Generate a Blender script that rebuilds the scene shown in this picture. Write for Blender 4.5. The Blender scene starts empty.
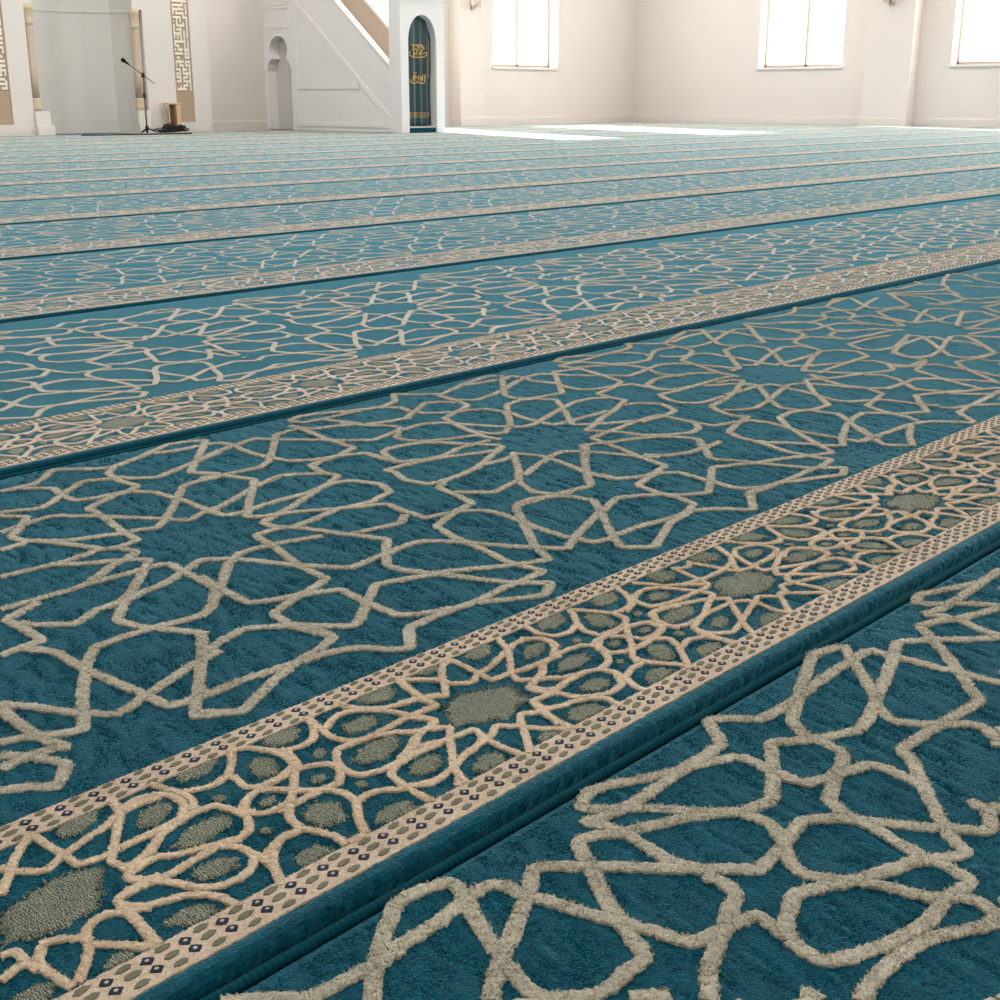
import bpy, bmesh, math, random
import numpy as np
from mathutils import Vector, Matrix
random.seed(7); rng = np.random.default_rng(11)
sc = bpy.context.scene
COL = sc.collection
PI = math.pi
R = math.radians

# ------------------------------------------------------------------ helpers
def link(o, parent=None):
    COL.objects.link(o)
    if parent: o.parent = parent
    return o
def thing(name, label, cat, loc=(0, 0, 0), group=None):
    o = bpy.data.objects.new(name, None); o.empty_display_size = .1
    link(o); o.location = loc; o['label'] = label; o['category'] = cat
    if group: o['group'] = group
    return o
def tag(o, label, cat, group=None):
    o['label'] = label; o['category'] = cat
    if group: o['group'] = group
    return o
def struct(o, label=None):
    o['kind'] = 'structure'
    if label: o['label'] = label
    return o
def obj(name, me, mat, parent=None, loc=None):
    if isinstance(me, bmesh.types.BMesh):
        m = bpy.data.meshes.new(name); me.normal_update(); me.to_mesh(m); me.free(); me = m
    o = bpy.data.objects.new(name, me)
    if mat and not me.materials: me.materials.append(mat)
    link(o, parent)
    if loc: o.location = loc
    return o
def arr_mesh(name, verts, faces, smooth=False):
    """verts (n,3) array, faces list of arrays with constant corner count"""
    me = bpy.data.meshes.new(name)
    verts = np.asarray(verts, dtype=np.float32)
    me.vertices.add(len(verts)); me.vertices.foreach_set('co', verts.ravel())
    loops = np.concatenate([f.ravel() for f in faces]).astype(np.int32)
    tot = np.concatenate([np.full(len(f), f.shape[1], dtype=np.int32) for f in faces])
    start = np.concatenate([[0], np.cumsum(tot)[:-1]]).astype(np.int32)
    me.loops.add(len(loops)); me.loops.foreach_set('vertex_index', loops)
    me.polygons.add(len(tot)); me.polygons.foreach_set('loop_start', start); me.polygons.foreach_set('loop_total', tot)
    me.polygons.foreach_set('use_smooth', np.full(len(tot), smooth))
    me.update(calc_edges=True); me.validate()
    return me
def box(bm, x0, x1, y0, y1, z0, z1, bev=0):
    r = bmesh.ops.create_cube(bm, size=1)
    for v in r['verts']:
        v.co = Vector(((x0+x1)/2+v.co.x*(x1-x0), (y0+y1)/2+v.co.y*(y1-y0), (z0+z1)/2+v.co.z*(z1-z0)))
    if bev:
        es = list({e for v in r['verts'] for e in v.link_edges})
        bmesh.ops.bevel(bm, geom=es, offset=bev, segments=2, affect='EDGES', profile=.6)
def boxes(*a, bev=0):
    bm = bmesh.new()
    for b in a: box(bm, *b, bev=bev)
    return bm
def tube(bm, pts, rad, seg=10, cap=True):
    pts = [Vector(p) for p in pts]; n = len(pts)
    rads = rad if isinstance(rad, (list, tuple)) else [rad]*n
    rings = []; up = Vector((.13, .27, 1)).normalized()
    for i, p in enumerate(pts):
        t = (pts[min(i+1, n-1)]-pts[max(i-1, 0)]).normalized()
        a = t.cross(up)
        if a.length < 1e-3: a = t.cross(Vector((1, 0, 0)))
        a.normalize(); b = a.cross(t)
        rings.append([bm.verts.new(p+(a*math.cos(2*PI*k/seg)+b*math.sin(2*PI*k/seg))*rads[i]) for k in range(seg)])
    for r0, r1 in zip(rings, rings[1:]):
        for k in range(seg):
            f = bm.faces.new((r0[k], r0[(k+1) % seg], r1[(k+1) % seg], r1[k])); f.smooth = True
    if cap:
        bm.faces.new(rings[0][::-1]); bm.faces.new(rings[-1])
def lathe(bm, prof, c=(0, 0, 0), seg=24):
    rings = []
    for r, z in prof:
        rings.append([bm.verts.new((c[0]+r*math.cos(2*PI*k/seg), c[1]+r*math.sin(2*PI*k/seg), c[2]+z)) for k in range(seg)])
    for r0, r1 in zip(rings, rings[1:]):
        for k in range(seg):
            f = bm.faces.new((r0[k], r0[(k+1) % seg], r1[(k+1) % seg], r1[k])); f.smooth = True
    bm.faces.new(rings[0][::-1]); bm.faces.new(rings[-1])
def prism(bm, poly, axis, a, b):
    """poly of 2-D points extruded along axis from a to b ('x': points are (y,z); 'y': points are (x,z))"""
    def P(p, t): return (t, p[0], p[1]) if axis == 'x' else (p[0], t, p[1])
    A = [bm.verts.new(P(p, a)) for p in poly]; B = [bm.verts.new(P(p, b)) for p in poly]
    n = len(poly)
    bm.faces.new(A); bm.faces.new(B[::-1])
    for i in range(n): bm.faces.new((A[i], B[i], B[(i+1) % n], A[(i+1) % n]))
def fix(bm):
    bmesh.ops.recalc_face_normals(bm, faces=bm.faces[:]); return bm

# ------------------------------------------------------------------ materials
def lin(r, g, b):
    f = lambda u: (u/255/12.92) if u/255 <= .04045 else ((u/255+.055)/1.055)**2.4
    return (f(r), f(g), f(b), 1)
class N:
    def __init__(s, name):
        s.m = bpy.data.materials.new(name); s.m.use_nodes = True; s.t = s.m.node_tree
        s.p = s.t.nodes['Principled BSDF']; s.o = s.t.nodes['Material Output']
    def n(s, typ, **kw):
        q = s.t.nodes.new(typ)
        for k, v in kw.items():
            if k in q.inputs: q.inputs[k].default_value = v
            else: setattr(q, k, v)
        return q
    def l(s, a, b): s.t.links.new(a, b)
    def coord(s, scale=(1, 1, 1), kind='Object'):
        tc = s.n('ShaderNodeTexCoord'); mp = s.n('ShaderNodeMapping'); mp.inputs['Scale'].default_value = scale
        s.l(tc.outputs[kind], mp.inputs['Vector']); return mp.outputs[0]
def pile(name, dark, light, grain=420, bump=.0016, sheen=.35, tint=(.8, .9, .95), stretch=1.0, worm=0, big=.25, spec=.2):
    k = N(name); v = k.coord((stretch, 1, 1))
    a = k.n('ShaderNodeTexNoise', Scale=grain, Detail=3.0, Roughness=.65, Distortion=.6); k.l(v, a.inputs['Vector'])
    b = k.n('ShaderNodeTexNoise', Scale=14.0, Detail=4.0, Roughness=.6); k.l(v, b.inputs['Vector'])
    c = k.n('ShaderNodeTexNoise', Scale=95.0, Detail=2.0, Roughness=.6, Distortion=1.5); k.l(v, c.inputs['Vector'])
    m1 = k.n('ShaderNodeMath', operation='MULTIPLY_ADD'); m1.inputs[1].default_value = big; k.l(b.outputs[0], m1.inputs[0])
    m2 = k.n('ShaderNodeMath', operation='MULTIPLY_ADD'); m2.inputs[1].default_value = .3; k.l(c.outputs[0], m2.inputs[0])
    m3 = k.n('ShaderNodeMath', operation='MULTIPLY'); m3.inputs[1].default_value = 1-big-.3; k.l(a.outputs[0], m3.inputs[0])
    k.l(m3.outputs[0], m2.inputs[2]); k.l(m2.outputs[0], m1.inputs[2])
    rp = k.n('ShaderNodeValToRGB'); rp.color_ramp.elements[0].position = .36; rp.color_ramp.elements[1].position = .64
    rp.color_ramp.elements[0].color = dark; rp.color_ramp.elements[1].color = light
    k.l(m1.outputs[0], rp.inputs[0]); k.l(rp.outputs[0], k.p.inputs['Base Color'])
    h = m1.outputs[0]
    if worm:
        w = k.n('ShaderNodeTexWave', Scale=worm, Distortion=9.0, Detail=2.0); w.inputs['Detail Scale'].default_value = 1.6
        k.l(v, w.inputs['Vector'])
        ad = k.n('ShaderNodeMath', operation='MULTIPLY_ADD'); ad.inputs[1].default_value = .5; k.l(w.outputs[1], ad.inputs[0]); k.l(h, ad.inputs[2]); h = ad.outputs[0]
        rp.color_ramp.elements[0].position = .5; rp.color_ramp.elements[1].position = .95; k.l(h, rp.inputs[0])
    bp = k.n('ShaderNodeBump', Strength=.9, Distance=bump); k.l(h, bp.inputs['Height']); k.l(bp.outputs[0], k.p.inputs['Normal'])
    k.p.inputs['Roughness'].default_value = .7; k.p.inputs['Specular IOR Level'].default_value = spec
    k.p.inputs['Sheen Weight'].default_value = sheen; k.p.inputs['Sheen Roughness'].default_value = .28
    k.p.inputs['Sheen Tint'].default_value = (*tint, 1)
    return k.m
def plain(name, col, rough=.6, noise=.04, scale=6, bump=0, metal=0, spec=.35, bscale=60):
    k = N(name); v = k.coord()
    a = k.n('ShaderNodeTexNoise', Scale=scale, Detail=5.0, Roughness=.6); k.l(v, a.inputs['Vector'])
    rp = k.n('ShaderNodeValToRGB')
    rp.color_ramp.elements[0].color = (*[max(0, q*(1-noise)) for q in col[:3]], 1); rp.color_ramp.elements[1].color = (*[min(1, q*(1+noise)) for q in col[:3]], 1)
    rp.color_ramp.elements[0].position = .3; rp.color_ramp.elements[1].position = .7
    k.l(a.outputs[0], rp.inputs[0]); k.l(rp.outputs[0], k.p.inputs['Base Color'])
    k.p.inputs['Roughness'].default_value = rough; k.p.inputs['Metallic'].default_value = metal; k.p.inputs['Specular IOR Level'].default_value = spec
    if bump:
        b = k.n('ShaderNodeTexNoise', Scale=bscale, Detail=4.0); k.l(v, b.inputs['Vector'])
        bp = k.n('ShaderNodeBump', Strength=.6, Distance=bump); k.l(b.outputs[0], bp.inputs['Height']); k.l(bp.outputs[0], k.p.inputs['Normal'])
    return k.m
M = {}
M['teal'] = pile('teal_cut_pile', (.0002, .034, .056, 1), (.0015, .124, .186, 1), big=.10, sheen=1.0, tint=(.22, .76, 1.0), spec=.08, bump=.0025, grain=460)
M['beige'] = pile('beige_pile', lin(140, 135, 117), lin(224, 217, 197), grain=520, sheen=1.0, tint=(1, .98, .94))
M['cream'] = pile('cream_pile', lin(188, 166, 144), lin(246, 227, 204), grain=520, sheen=.9, tint=(1, .96, .92))
M['cream_yarn'] = pile('cream_yarn', lin(190, 166, 138), lin(248, 228, 200), grain=520, sheen=.9, tint=(1, .96, .92))
M['sage'] = pile('sage_loop_pile', lin(78, 94, 84), lin(176, 180, 154), grain=420, sheen=.4, worm=150, bump=.002)
M['sage2'] = pile('sage_small_pile', lin(92, 96, 82), lin(140, 138, 112), grain=420, sheen=.15)
M['navy'] = pile('navy_pile', lin(10, 24, 44), lin(34, 56, 82), sheen=.15)
M['edge'] = pile('teal_edge_pile', (.001, .026, .041, 1), (.006, .082, .115, 1), sheen=.5, tint=(.3, .75, .95), spec=.08)
k = N('serged_cord'); v = k.coord()
w = k.n('ShaderNodeTexWave', Scale=60.0, Distortion=1.2, Detail=2.0); w.bands_direction = 'X'; k.l(v, w.inputs['Vector'])
rp = k.n('ShaderNodeValToRGB'); rp.color_ramp.elements[0].color = (.0015, .052, .074, 1); rp.color_ramp.elements[1].color = (.003, .078, .108, 1)
k.l(w.outputs[1], rp.inputs[0]); k.l(rp.outputs[0], k.p.inputs['Base Color'])
bp = k.n('ShaderNodeBump', Strength=.2, Distance=.0005); k.l(w.outputs[1], bp.inputs['Height']); k.l(bp.outputs[0], k.p.inputs['Normal'])
k.p.inputs['Roughness'].default_value = .85; k.p.inputs['Specular IOR Level'].default_value = .08; M['cord'] = k.m
M['underlay'] = plain('dark_underlay', lin(26, 28, 32), .9)
M['floor'] = plain('teal_grey_floor', lin(52, 84, 92), .9, .15, 40)
M['wall'] = plain('warm_white_wall', lin(222, 213, 206), .85, .015, 2.5, .0008, bscale=180)
M['wall2'] = plain('white_plaster', lin(218, 211, 204), .8, .015, 3, .0006, bscale=180)
M['niche'] = plain('cool_white_niche', lin(214, 210, 205), .75, .02, 3)
M['frame'] = plain('beige_window_frame', lin(208, 188, 172), .5, .02)
M['trim'] = plain('white_trim', lin(222, 214, 207), .6, .01)
M['marble'] = plain('white_painted_pulpit', lin(228, 225, 224), .55, .012, 4)
M['stone'] = plain('tan_stone', lin(204, 184, 160), .7, .1, 18, .001)
M['tan'] = plain('tan_panel', lin(176, 154, 130), .85, .12, 60, .0015, bscale=140)
M['inlay'] = plain('white_inlay', lin(238, 230, 216), .7, .03)
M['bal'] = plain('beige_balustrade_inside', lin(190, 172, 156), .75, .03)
M['black'] = plain('black_metal', lin(26, 26, 28), .5, .1)
M['rubber'] = plain('black_cable', lin(20, 26, 22), .6, .15, 30)
M['foam'] = plain('black_foam', lin(16, 16, 17), .95, .2, 200, .001)
M['wood'] = plain('light_wood', lin(214, 180, 138), .55, .12, 14)
M['brown'] = plain('brown_wood', lin(120, 92, 70), .6, .1, 14)
M['gold'] = plain('gold_thread', lin(212, 176, 104), .45, .1, 60, metal=.35)
M['bronze'] = plain('bronze', lin(176, 150, 126), .4, .08, metal=.5)
k = N('dark_green_cloth'); v = k.coord((1, 1, .25))
a = k.n('ShaderNodeTexNoise', Scale=22.0, Detail=4.0); k.l(v, a.inputs['Vector'])
rp = k.n('ShaderNodeValToRGB'); rp.color_ramp.elements[0].color = lin(10, 36, 42); rp.color_ramp.elements[1].color = lin(38, 78, 82)
rp.color_ramp.elements[0].position = .3; rp.color_ramp.elements[1].position = .75
k.l(a.outputs[0], rp.inputs[0]); k.l(rp.outputs[0], k.p.inputs['Base Color']); k.p.inputs['Roughness'].default_value = .5; k.p.inputs['Sheen Weight'].default_value = .3
M['cloth'] = k.m
k = N('window_glass')
tr = k.n('ShaderNodeBsdfTransparent'); gl = k.n('ShaderNodeBsdfGlossy', Roughness=.05); mx = k.n('ShaderNodeMixShader'); mx.inputs[0].default_value = .06
k.l(tr.outputs[0], mx.inputs[1]); k.l(gl.outputs[0], mx.inputs[2]); k.l(mx.outputs[0], k.o.inputs['Surface']); M['glass'] = k.m
M['lamp'] = plain('frosted_lamp_glass', lin(226, 214, 200), .5, .05)

# ------------------------------------------------------------------ carpet pattern (units 0.1 mm; x along the row, y from the row's near edge)
def parse(t): return [np.array([[float(a) for a in q.split(',')] for q in l.split()])*1e-4 for l in t.strip().splitlines()]
FIELD = parse("""7846,10959 8343,10975 8538,11089 8906,11450 9122,11270 9341,11035 9616,10949 10186,11149 10865,11475 11241,11371 11420,11241
8111,10908 8435,10592 8341,10125 8338,9831 8642,9728 9006,9716 9276,9427 9316,9006 9351,8745 9297,8159 9304,7874
7401,10078 7842,9859 8110,10002 8468,10293 8887,10585 9072,10517 9252,10406
9603,10928 9361,10706 9256,10238 9297,9793 8978,9670 8649,9572 8279,9390 8212,8840 8054,8162 8022,7762 7782,7719 7533,7751 7511,7914 7313,8340 7137,8711 6684,8660
7325,9927 7546,9622 7257,9271 7004,9037 7051,8767 7401,8391 7720,8270 8031,8124
7002,9289 7200,9332 7545,9421 7827,9430 7969,9237 8222,8965 8460,8615 8721,8255 8897,7972 9155,8102 9530,8192
11420,11241 10657,10369 10183,9859 10449,9489
10368,9375 9936,9396 9717,9343 9110,8642 8650,8171 8433,8011 8214,8117 8120,8117
9359,10407 9487,10153 9746,9992 10134,10133 10633,10304 11156,10484
10429,11169 10686,11083 11008,11027 11155,11065
6251,7802 6756,7739 7119,7737 7478,7809 7702,7686 7790,7416 7544,7282 7279,7180 6823,6882 6634,6834 6202,6860 5773,6855
6829,7771 7038,7546 7379,7347 7588,7211 7730,7060 7343,6633 6958,6242 6736,6099 6474,6103 6119,5908 5817,6188 5738,6360
6788,6869 7353,6832 7647,6839 7812,6772 7769,6439 7738,6003 7718,5722 7304,5214 7068,5152 6621,5241 6221,5253
8282,6434 8163,6618 7884,6477 7412,6251 7059,6182 6819,6104 6454,5679 6514,5399 6605,5216 6757,4969 6891,4700
11215,11099 11515,10937 11528,10665 11453,10166 11480,9762 11552,9319 11861,9079 12295,8982 12630,8809 12601,8377 12678,8022 12960,7938
10689,10335 11169,10565 11615,10670 12030,10771 12178,10510 12584,10075 12834,9725 13258,9312 13809,9449
12946,10806 12779,10767 12415,10732 11827,10052 11312,9487 11038,9338 10577,9403 10107,9489
12968,10891 12799,10008 12731,9181 12336,9031 11622,8888 11490,8424 11567,8173 11228,7963 10806,7787 10187,7487 9811,7331 9477,7217 9482,6951 9702,6651 9883,6139 10134,5560
10272,9729 10443,9378 10609,8870 10111,8303 9481,7548 9684,7398 10019,7274 10512,6969 11113,6639 11055,6274 11050,5934
9354,8097 9825,8311 10463,8624 11005,8775 11294,8584 11468,8398
9320,8346 9326,8057 9314,7795 9554,7744 9838,7791 10272,7832 10658,7794 11249,7940 11512,7820 11679,7400 11521,7021 10985,6849 10493,6947 10025,6830 9681,6802
9596,6828 9363,6885 9101,6852 9013,6340 8798,5606 8745,5027 8352,4894 7979,4767 7673,4638 7607,4185 7697,3836
8117,6555 8250,6525 8462,6297 8734,5729 8966,5371 9168,5101 9524,5159 9779,5170 10113,5221 10354,5203
7116,5146 7183,5163 7429,5356 7848,5784 8284,6266 8611,6479 8965,6451 9249,6386 9678,6233
10134,5560 9796,5209 9496,4858 9517,4619 9606,4418
10946,6115 10697,5910 10261,5988 9941,6039
7801,6141 7727,5614 7688,5079 7941,4949 8186,4878 8455,4754 8631,4664 8571,4227 8557,3963 8554,3649 8733,3502
9507,4314 9002,4496 8603,4192 8226,3868 8042,3761 7826,3993 7644,4231 7406,4400 7235,4541 6960,4461
14488,11054 13863,11338 13466,11452 13139,11298 13215,11052 13727,11003 14448,11008
13601,10936 13726,10586 13835,10305
12930,11033 13044,10591 13454,10471 13798,10263
12930,11033 12969,10830 12875,10383
14110,11142 14929,10941 15372,11113 15736,11552 15998,11211 16325,10960
14786,10950 15098,10669 14982,10260 14644,10020 14304,10049 13753,10231 13607,10550
14841,10150 15163,10331 15646,10633 15904,10449 16015,10237
15042,10284 15073,10076 15299,9834 15454,9755
13807,10173 14096,9783 14103,9615 13593,9157 13611,8915 13749,8693 14168,8467 14649,8328
13804,9464 14092,9468 14480,9533 14813,9340 14883,9183
12661,8794 12639,8478 12621,8100 12784,7926 13316,7820 13816,7974 14494,7968
12621,8100 12736,8441 12860,8650 13021,8755 13373,8733 13680,8621 13887,8400 14091,8035 14398,7635
12184,7866 12581,7883 12929,7836 13300,7770 13730,7580 14084,7477
16165,10906 16245,10873 17226,11219 18026,11405 18219,11291
16220,10847 16156,10387 16426,10097 16998,10202 17272,10319
17128,11180 17497,11074 17947,11036
16181,10808 16145,10320 16006,9908 15624,9748 15043,9540 14780,8810 14607,8146 14673,7870
15429,9715 15752,9660 16033,9505 16085,9133 15923,8830
14874,9264 15040,8861 15185,8596 15328,8332
15274,8281 15033,8108 14810,8241 14769,8498
14361,7603 14335,7532 13783,7268 13207,6990 12804,6909 12453,6871 12111,6678 12044,6287 11919,5828 11590,5752
13293,7073 13692,7001 14080,7043
12201,7894 12232,7691 12048,7306 12129,6895 12453,6871
12118,6360 12491,5961 12789,6030 13095,6101
14210,7185 13538,6461 13046,5993 12863,5562 12991,5272 13399,5219 13649,5187
13175,5151 12612,5379 12285,5363 12105,5200
11615,5776 11147,5591 10891,5471 10747,4993 10673,4470 10527,3832 10615,3414 10255,3380 9884,3374 9399,3313 9027,3343 8625,3329 8395,3317 8066,2933 7910,3021 7840,3136
11033,5915 11056,5823 11362,5769 11547,5709 11799,5509 11838,5189 11790,4836 11715,4394 11712,3958
9592,4403 9779,4098 9916,3743 10076,3418 10379,3093 10049,2903 9795,3031 9376,3291
10350,5198 10529,5042 10746,4689 10986,4252 11193,3972 11362,3732
9508,4315 9881,4200 10175,3992 10500,3807 10939,3612 11229,4111 11775,4785 12193,5299 12742,5294 12941,5229 13066,5020 13092,4771
8743,3512 8909,3423 9087,3370
7692,3830 7731,3705 7496,3594 7116,3498 6695,3330 6355,3146 6073,2994 5940,3137 5821,3265
6054,3603 6136,3515 6470,3536 6832,3507 7055,3489
7639,4225 7738,3991 7722,3798
6972,4478 6705,4362 6569,4352
7115,3463 7454,3442 7717,3318 7847,3139
6150,6762 5913,6647 5662,6542 5691,6269 5684,5983 5676,5769 5445,5753 5202,5725
5431,5728 5612,5456 5606,5193 5603,4860 5628,4509 5686,3930 5697,3557 5921,3545 6206,3508
6220,5252 5935,5227 5670,4936 5320,4389 4942,3715 4746,3806 4559,3948 4346,4032
4697,4726 4853,4462 5051,4090 5173,3928 5307,3752 5609,3880 5927,4013 6377,4178 6734,4253
4654,4642 4630,4353 4612,4009 4634,3751 4699,3539 4578,3612 4387,3622 4191,3614 4120,3584
6825,4759 6839,4702 6457,4167 6041,3617 5745,3252 5863,3156 5929,3117
4235,3812 4387,3622 4483,3437 4543,3264 4292,2987 4159,3155 3960,3268
18316,11248 17634,10572 17048,9988 17002,9709 17170,9471 17586,9412 17919,9350 18563,9998 19292,10726 19608,10619 19803,10574
18071,10957 18367,11082 18481,10848 18329,10464 18477,9984 18349,9598 18352,9288 18629,9093 18958,9049 19416,8872 19410,8565 19424,8242
17448,10359 18066,10639 18622,10808 18923,10823 19079,10543 19277,10218 19576,9897 19833,9623 19988,9389 20508,9469 21048,9595
21202,11127 21000,11396 20488,11557 20085,11409 20219,11091 20756,11066 21346,11156 21701,11092 21957,10818 21992,10463 21753,10201
22621,10591 22377,10581 21521,10069 21137,10108 20669,10364 20437,10932 20132,11061 19784,11022 19846,10527 19662,9806 19444,9162 18868,8940 18309,8834 18207,8418 18240,8134 17520,7805 16906,7597 16033,7231 16123,7103 16341,6745 16421,6353 16597,6164
19755,10743 20318,10498 20649,10264 20827,9952 20829,9711 20722,9472 20534,9097
21202,11127 21983,11139 22421,11217 22733,11589 22920,11246 23192,11011
17417,9073 17210,9390 16936,9532 16499,9441 15906,8837 15425,8358 15322,8389
15385,8321 15514,8135 15770,8150 16363,8348 17052,8575 17524,8713 17900,8689 18208,8455
16108,8966 16003,8648 15950,8203 15946,7880 16298,7830 16746,7852 17397,7848
17417,9073 16912,8456 16189,7669 16389,7455 16731,7251 17094,7060
17909,7930 18203,7836 18358,7633 18404,7492
17762,7020 17049,7025 16318,6925 15722,6876 15603,6488 15504,6094 15335,5656 15241,5227 15202,5139
15223,6679 15500,6598 15601,6519 16042,6384 16297,6259 16555,6133
15223,6679 15153,6541 14710,6192 14189,5717 13820,5384
14184,7161 14245,6959 14344,6786 14320,6477 14245,6100 14124,5663 14120,5422 14116,5185
13381,6214 13971,6458 14545,6638 14771,6671 14955,6473 15086,6264 15213,5990 15335,5656 15530,5380
15283,6615 14474,5984 13662,5205
14186,5428 14137,5148 14485,4941 14774,4882 15039,4683 14972,4253 14958,3944 14954,3916
15200,5135 15196,5033 14752,4905 14087,4717 13997,4270 14014,3951 13908,3624 13413,3452 13034,3388 12142,2971 11997,3126 11861,3272
12174,3604 12732,3581 13182,3495 13647,3477 13945,3298 14242,2910 14853,3352 15169,3322 15598,3338
13126,4798 13139,4740 12726,4256 12122,3597 11870,3263
11354,3698 11975,4006 12687,4298 12990,4393 13442,4563 13749,4385 13955,4239
11715,3960 11755,3929 11760,3619 11968,3578 12141,3577
16537,6118 16719,5882 16819,5570 16414,5207 16058,5205 15648,5362 15472,5645
16785,5504 15999,4802 16001,4618
16437,5182 16934,5243
15714,4425 15562,4466 14976,4086 14487,3790 14156,3979 13975,4217
23192,11011 23300,10981 24236,11307 24999,11580 25308,11345 24552,10607 24038,10047 24044,9758 24387,9446
23245,10898 23176,10548 23026,10021 22530,9756 21985,9573 21699,8898 21427,8254 21384,7781
23214,10789 23153,10489 23367,10259 23903,10249 24548,10432 25362,10717 25892,10846 26217,10660
23476,10936 24351,11123 25045,11119 25428,11025 25503,10722 25524,10388 25454,10001 25387,9622 25460,9336 25854,9121
23130,10514 22631,10662
22033,10159 22041,10021 22322,9772 22718,9764 22986,9582 22939,9188 22974,8816 22935,8479 22838,8113 22879,7874 23297,7867 23778,7853
20497,9069 20671,8791 21125,8577 21453,8272
21048,9595 21321,9616 21662,9423 21793,9159 21920,8661 22063,8223
24387,9446 24058,9603 23542,9549 22831,8918 22101,8229 21756,8247
24387,9446 24347,9015 23906,8544 23311,8026 22912,7597 23139,7475
22413,8374 22548,8157 23211,8384 24040,8666 24666,8812 25062,8611
20724,8600 20486,8811 20051,8836 19534,8640 19393,8274 19520,8037 20095,7935 20872,7955 21317,7920
20071,7919 19544,7909 19026,7967 18803,7626 18730,7327 18911,7041 19299,6999 19713,7036
20625,7789 20978,7733 21156,7542 20273,7128 19511,6867 18857,6732 18633,6348 18553,6035 18701,5842 18022,5656 17521,5481 17327,5081
20218,7803 20714,7523 20959,7219 20918,7052 20307,6496 19969,6187 19594,5761 19695,5439
19845,7089 20255,7046 20816,7058 21207,6953 21207,6743 21083,6463 21083,6260
18804,6429 18973,6212 19289,6088 19930,6228 20760,6505 21372,6671 21644,6591
18404,7492 18433,7461 18184,7005 17713,6901 17113,6957
17713,6901 17710,6566 17689,6257 17740,5877 18091,5827 18491,5645 18529,5357 18470,5015 18366,4653
17689,6257 17424,5977 17130,5899 16771,6054 16377,6400
27411,11517 27679,11230 28483,11087 29091,11177 29943,11615
26778,11155 26967,10782 27536,10512 27800,10230
26778,11155 26300,10669 25479,9974 24905,9405 24760,9560
26562,10881 26517,10764 26583,10366 26698,9919 26616,9530
17353,5098 17285,4641 17136,4206 17106,3798 17133,3595 17183,3408 16767,3333 16447,3360 16024,3321 15584,3317 15195,3387 14796,3365 14587,3155
17353,4831 17388,4647 17594,4426 17747,4117 17899,3811 18097,3670
17106,3798 16746,3969 16202,4158 15949,4300 15699,4414
16034,4639 16172,4333 16235,4123 16371,3796 16529,3461 16683,3258 16915,3048 16554,2875 16238,3031 15875,3181 15629,3292
14951,3913 14924,3735 14979,3561 15193,3412
19809,5317 19494,5477 18984,5420 18506,4976 18152,4498 17806,3982 17533,3572 17338,3686 17115,3749
18366,4653 18392,4317 18417,3987 18430,3825 18431,3602 18801,3576 18965,3550
19809,5317 19821,5074 19903,4813 19544,4434 19090,3955 18784,3595 18592,3357
20445,4318 20238,4540 19754,4459 19273,4315 18461,3941 18019,3683
19259,4060 18986,3764 18756,3521 18501,3245 18649,3060 18799,2900 19332,3234 19967,3511
18468,3636 18864,3602 19387,3578 19912,3570 20237,3506 20490,3379 20795,2980 20844,2783 21164,3096 21413,3358 21767,3365
20506,3832 20330,3551
20210,4570 20438,4295 20656,4016 20951,3853 21058,3738 21539,4086 22153,4505 22412,4399 22735,4226 23097,4014 23443,3872 23854,3647
21553,3751 21684,3532 22182,3397 22317,3252 22540,3093
22433,5170 22969,5144 23555,5176 23740,5035 23851,4859 23947,4564 24168,4328 24346,3854
22887,5010 22687,4808 22694,4534 22792,4253 23119,4078
24300,6081 24531,5833 25184,5879 25474,5896 24859,5691 24316,5547 24117,5158 23837,4683 23664,4214 23497,3762
24570,5791 24840,5712 25163,5536 25110,5213 25098,4914 24990,4521 24858,4070
26246,5069 26376,4710
23615,3546 23029,3481 22305,3426 21700,3437
22749,4125 22938,3836 23288,3461
25716,6770 25481,6335 25474,5896
29810,11442 30064,11170 30434,11009 31902,11575 32235,11304 31579,10666 31097,10181 31105,9781 31873,9546
30434,11009 30229,10527 30390,10163 31135,10337 32009,10617 32819,10808
30907,11183 32064,11401
30182,10501 29474,10579 28753,10079 28101,10078 27369,10521
30182,10501 29809,9849 28989,9578 28787,9001 28889,8388 29045,8221
28415,11160 28742,10810 28942,10342 28982,10011 29323,9717 29941,9525 29818,9116 29587,8659 29632,8266
27470,10583 27890,10305 27973,9873 27722,9473 27354,9056 27710,8674 28269,8397 28372,7964
26583,10042 26870,9574 27269,9468 27823,9530 28341,9479 28630,9170 28655,8805
26526,10007 26553,9598 26466,9316 25341,8937 25179,8541 24902,8010 24235,7798 22745,7187
25819,9100 26221,9028 26401,8684 26489,8292 27076,8172 27918,8134 28525,7961
26489,8292 26611,8762 27160,8947 27710,8674
27652,7799 26950,7947 25999,7945 25646,7485 25712,7143 26341,7017 27707,7435 28025,7553
25062,8611 24973,8070
23778,7853 24393,7890
24820,7963 25199,7774 25346,7400 25015,6962 24214,6934 23446,6906 22752,6834
23110,7458 23489,7220 24093,6940
22723,7211 22951,6735 23184,6303 23571,6025 24057,5897 24520,6237 24651,6590 24457,6848
24585,6412 24576,6055 24600,5789 24887,5722
22507,6869 22402,6425 23213,6180 23428,5814 23262,5394 22910,5022 22617,4718 22856,4360
22507,6869 22276,6561 22043,5951 22115,5460 21875,5012 21369,4875 20786,4755 20584,4345 20500,3829
22249,6545 22001,6680 21084,5959 20390,5272 19859,5299 19663,5420
21644,6591 21774,6409 21917,5982 22074,5504 22400,5154 22895,5144 23452,5191 23881,4841
21083,6260 20915,5747 20800,5391 20879,5117 21231,4928 21444,4758 21504,4448 21520,4152 21672,3806
31882,9551 32157,9570 32921,10270 33858,10993
32090,9537 31452,9530 30599,9673 29865,8953 29085,8195 28911,8322
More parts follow.
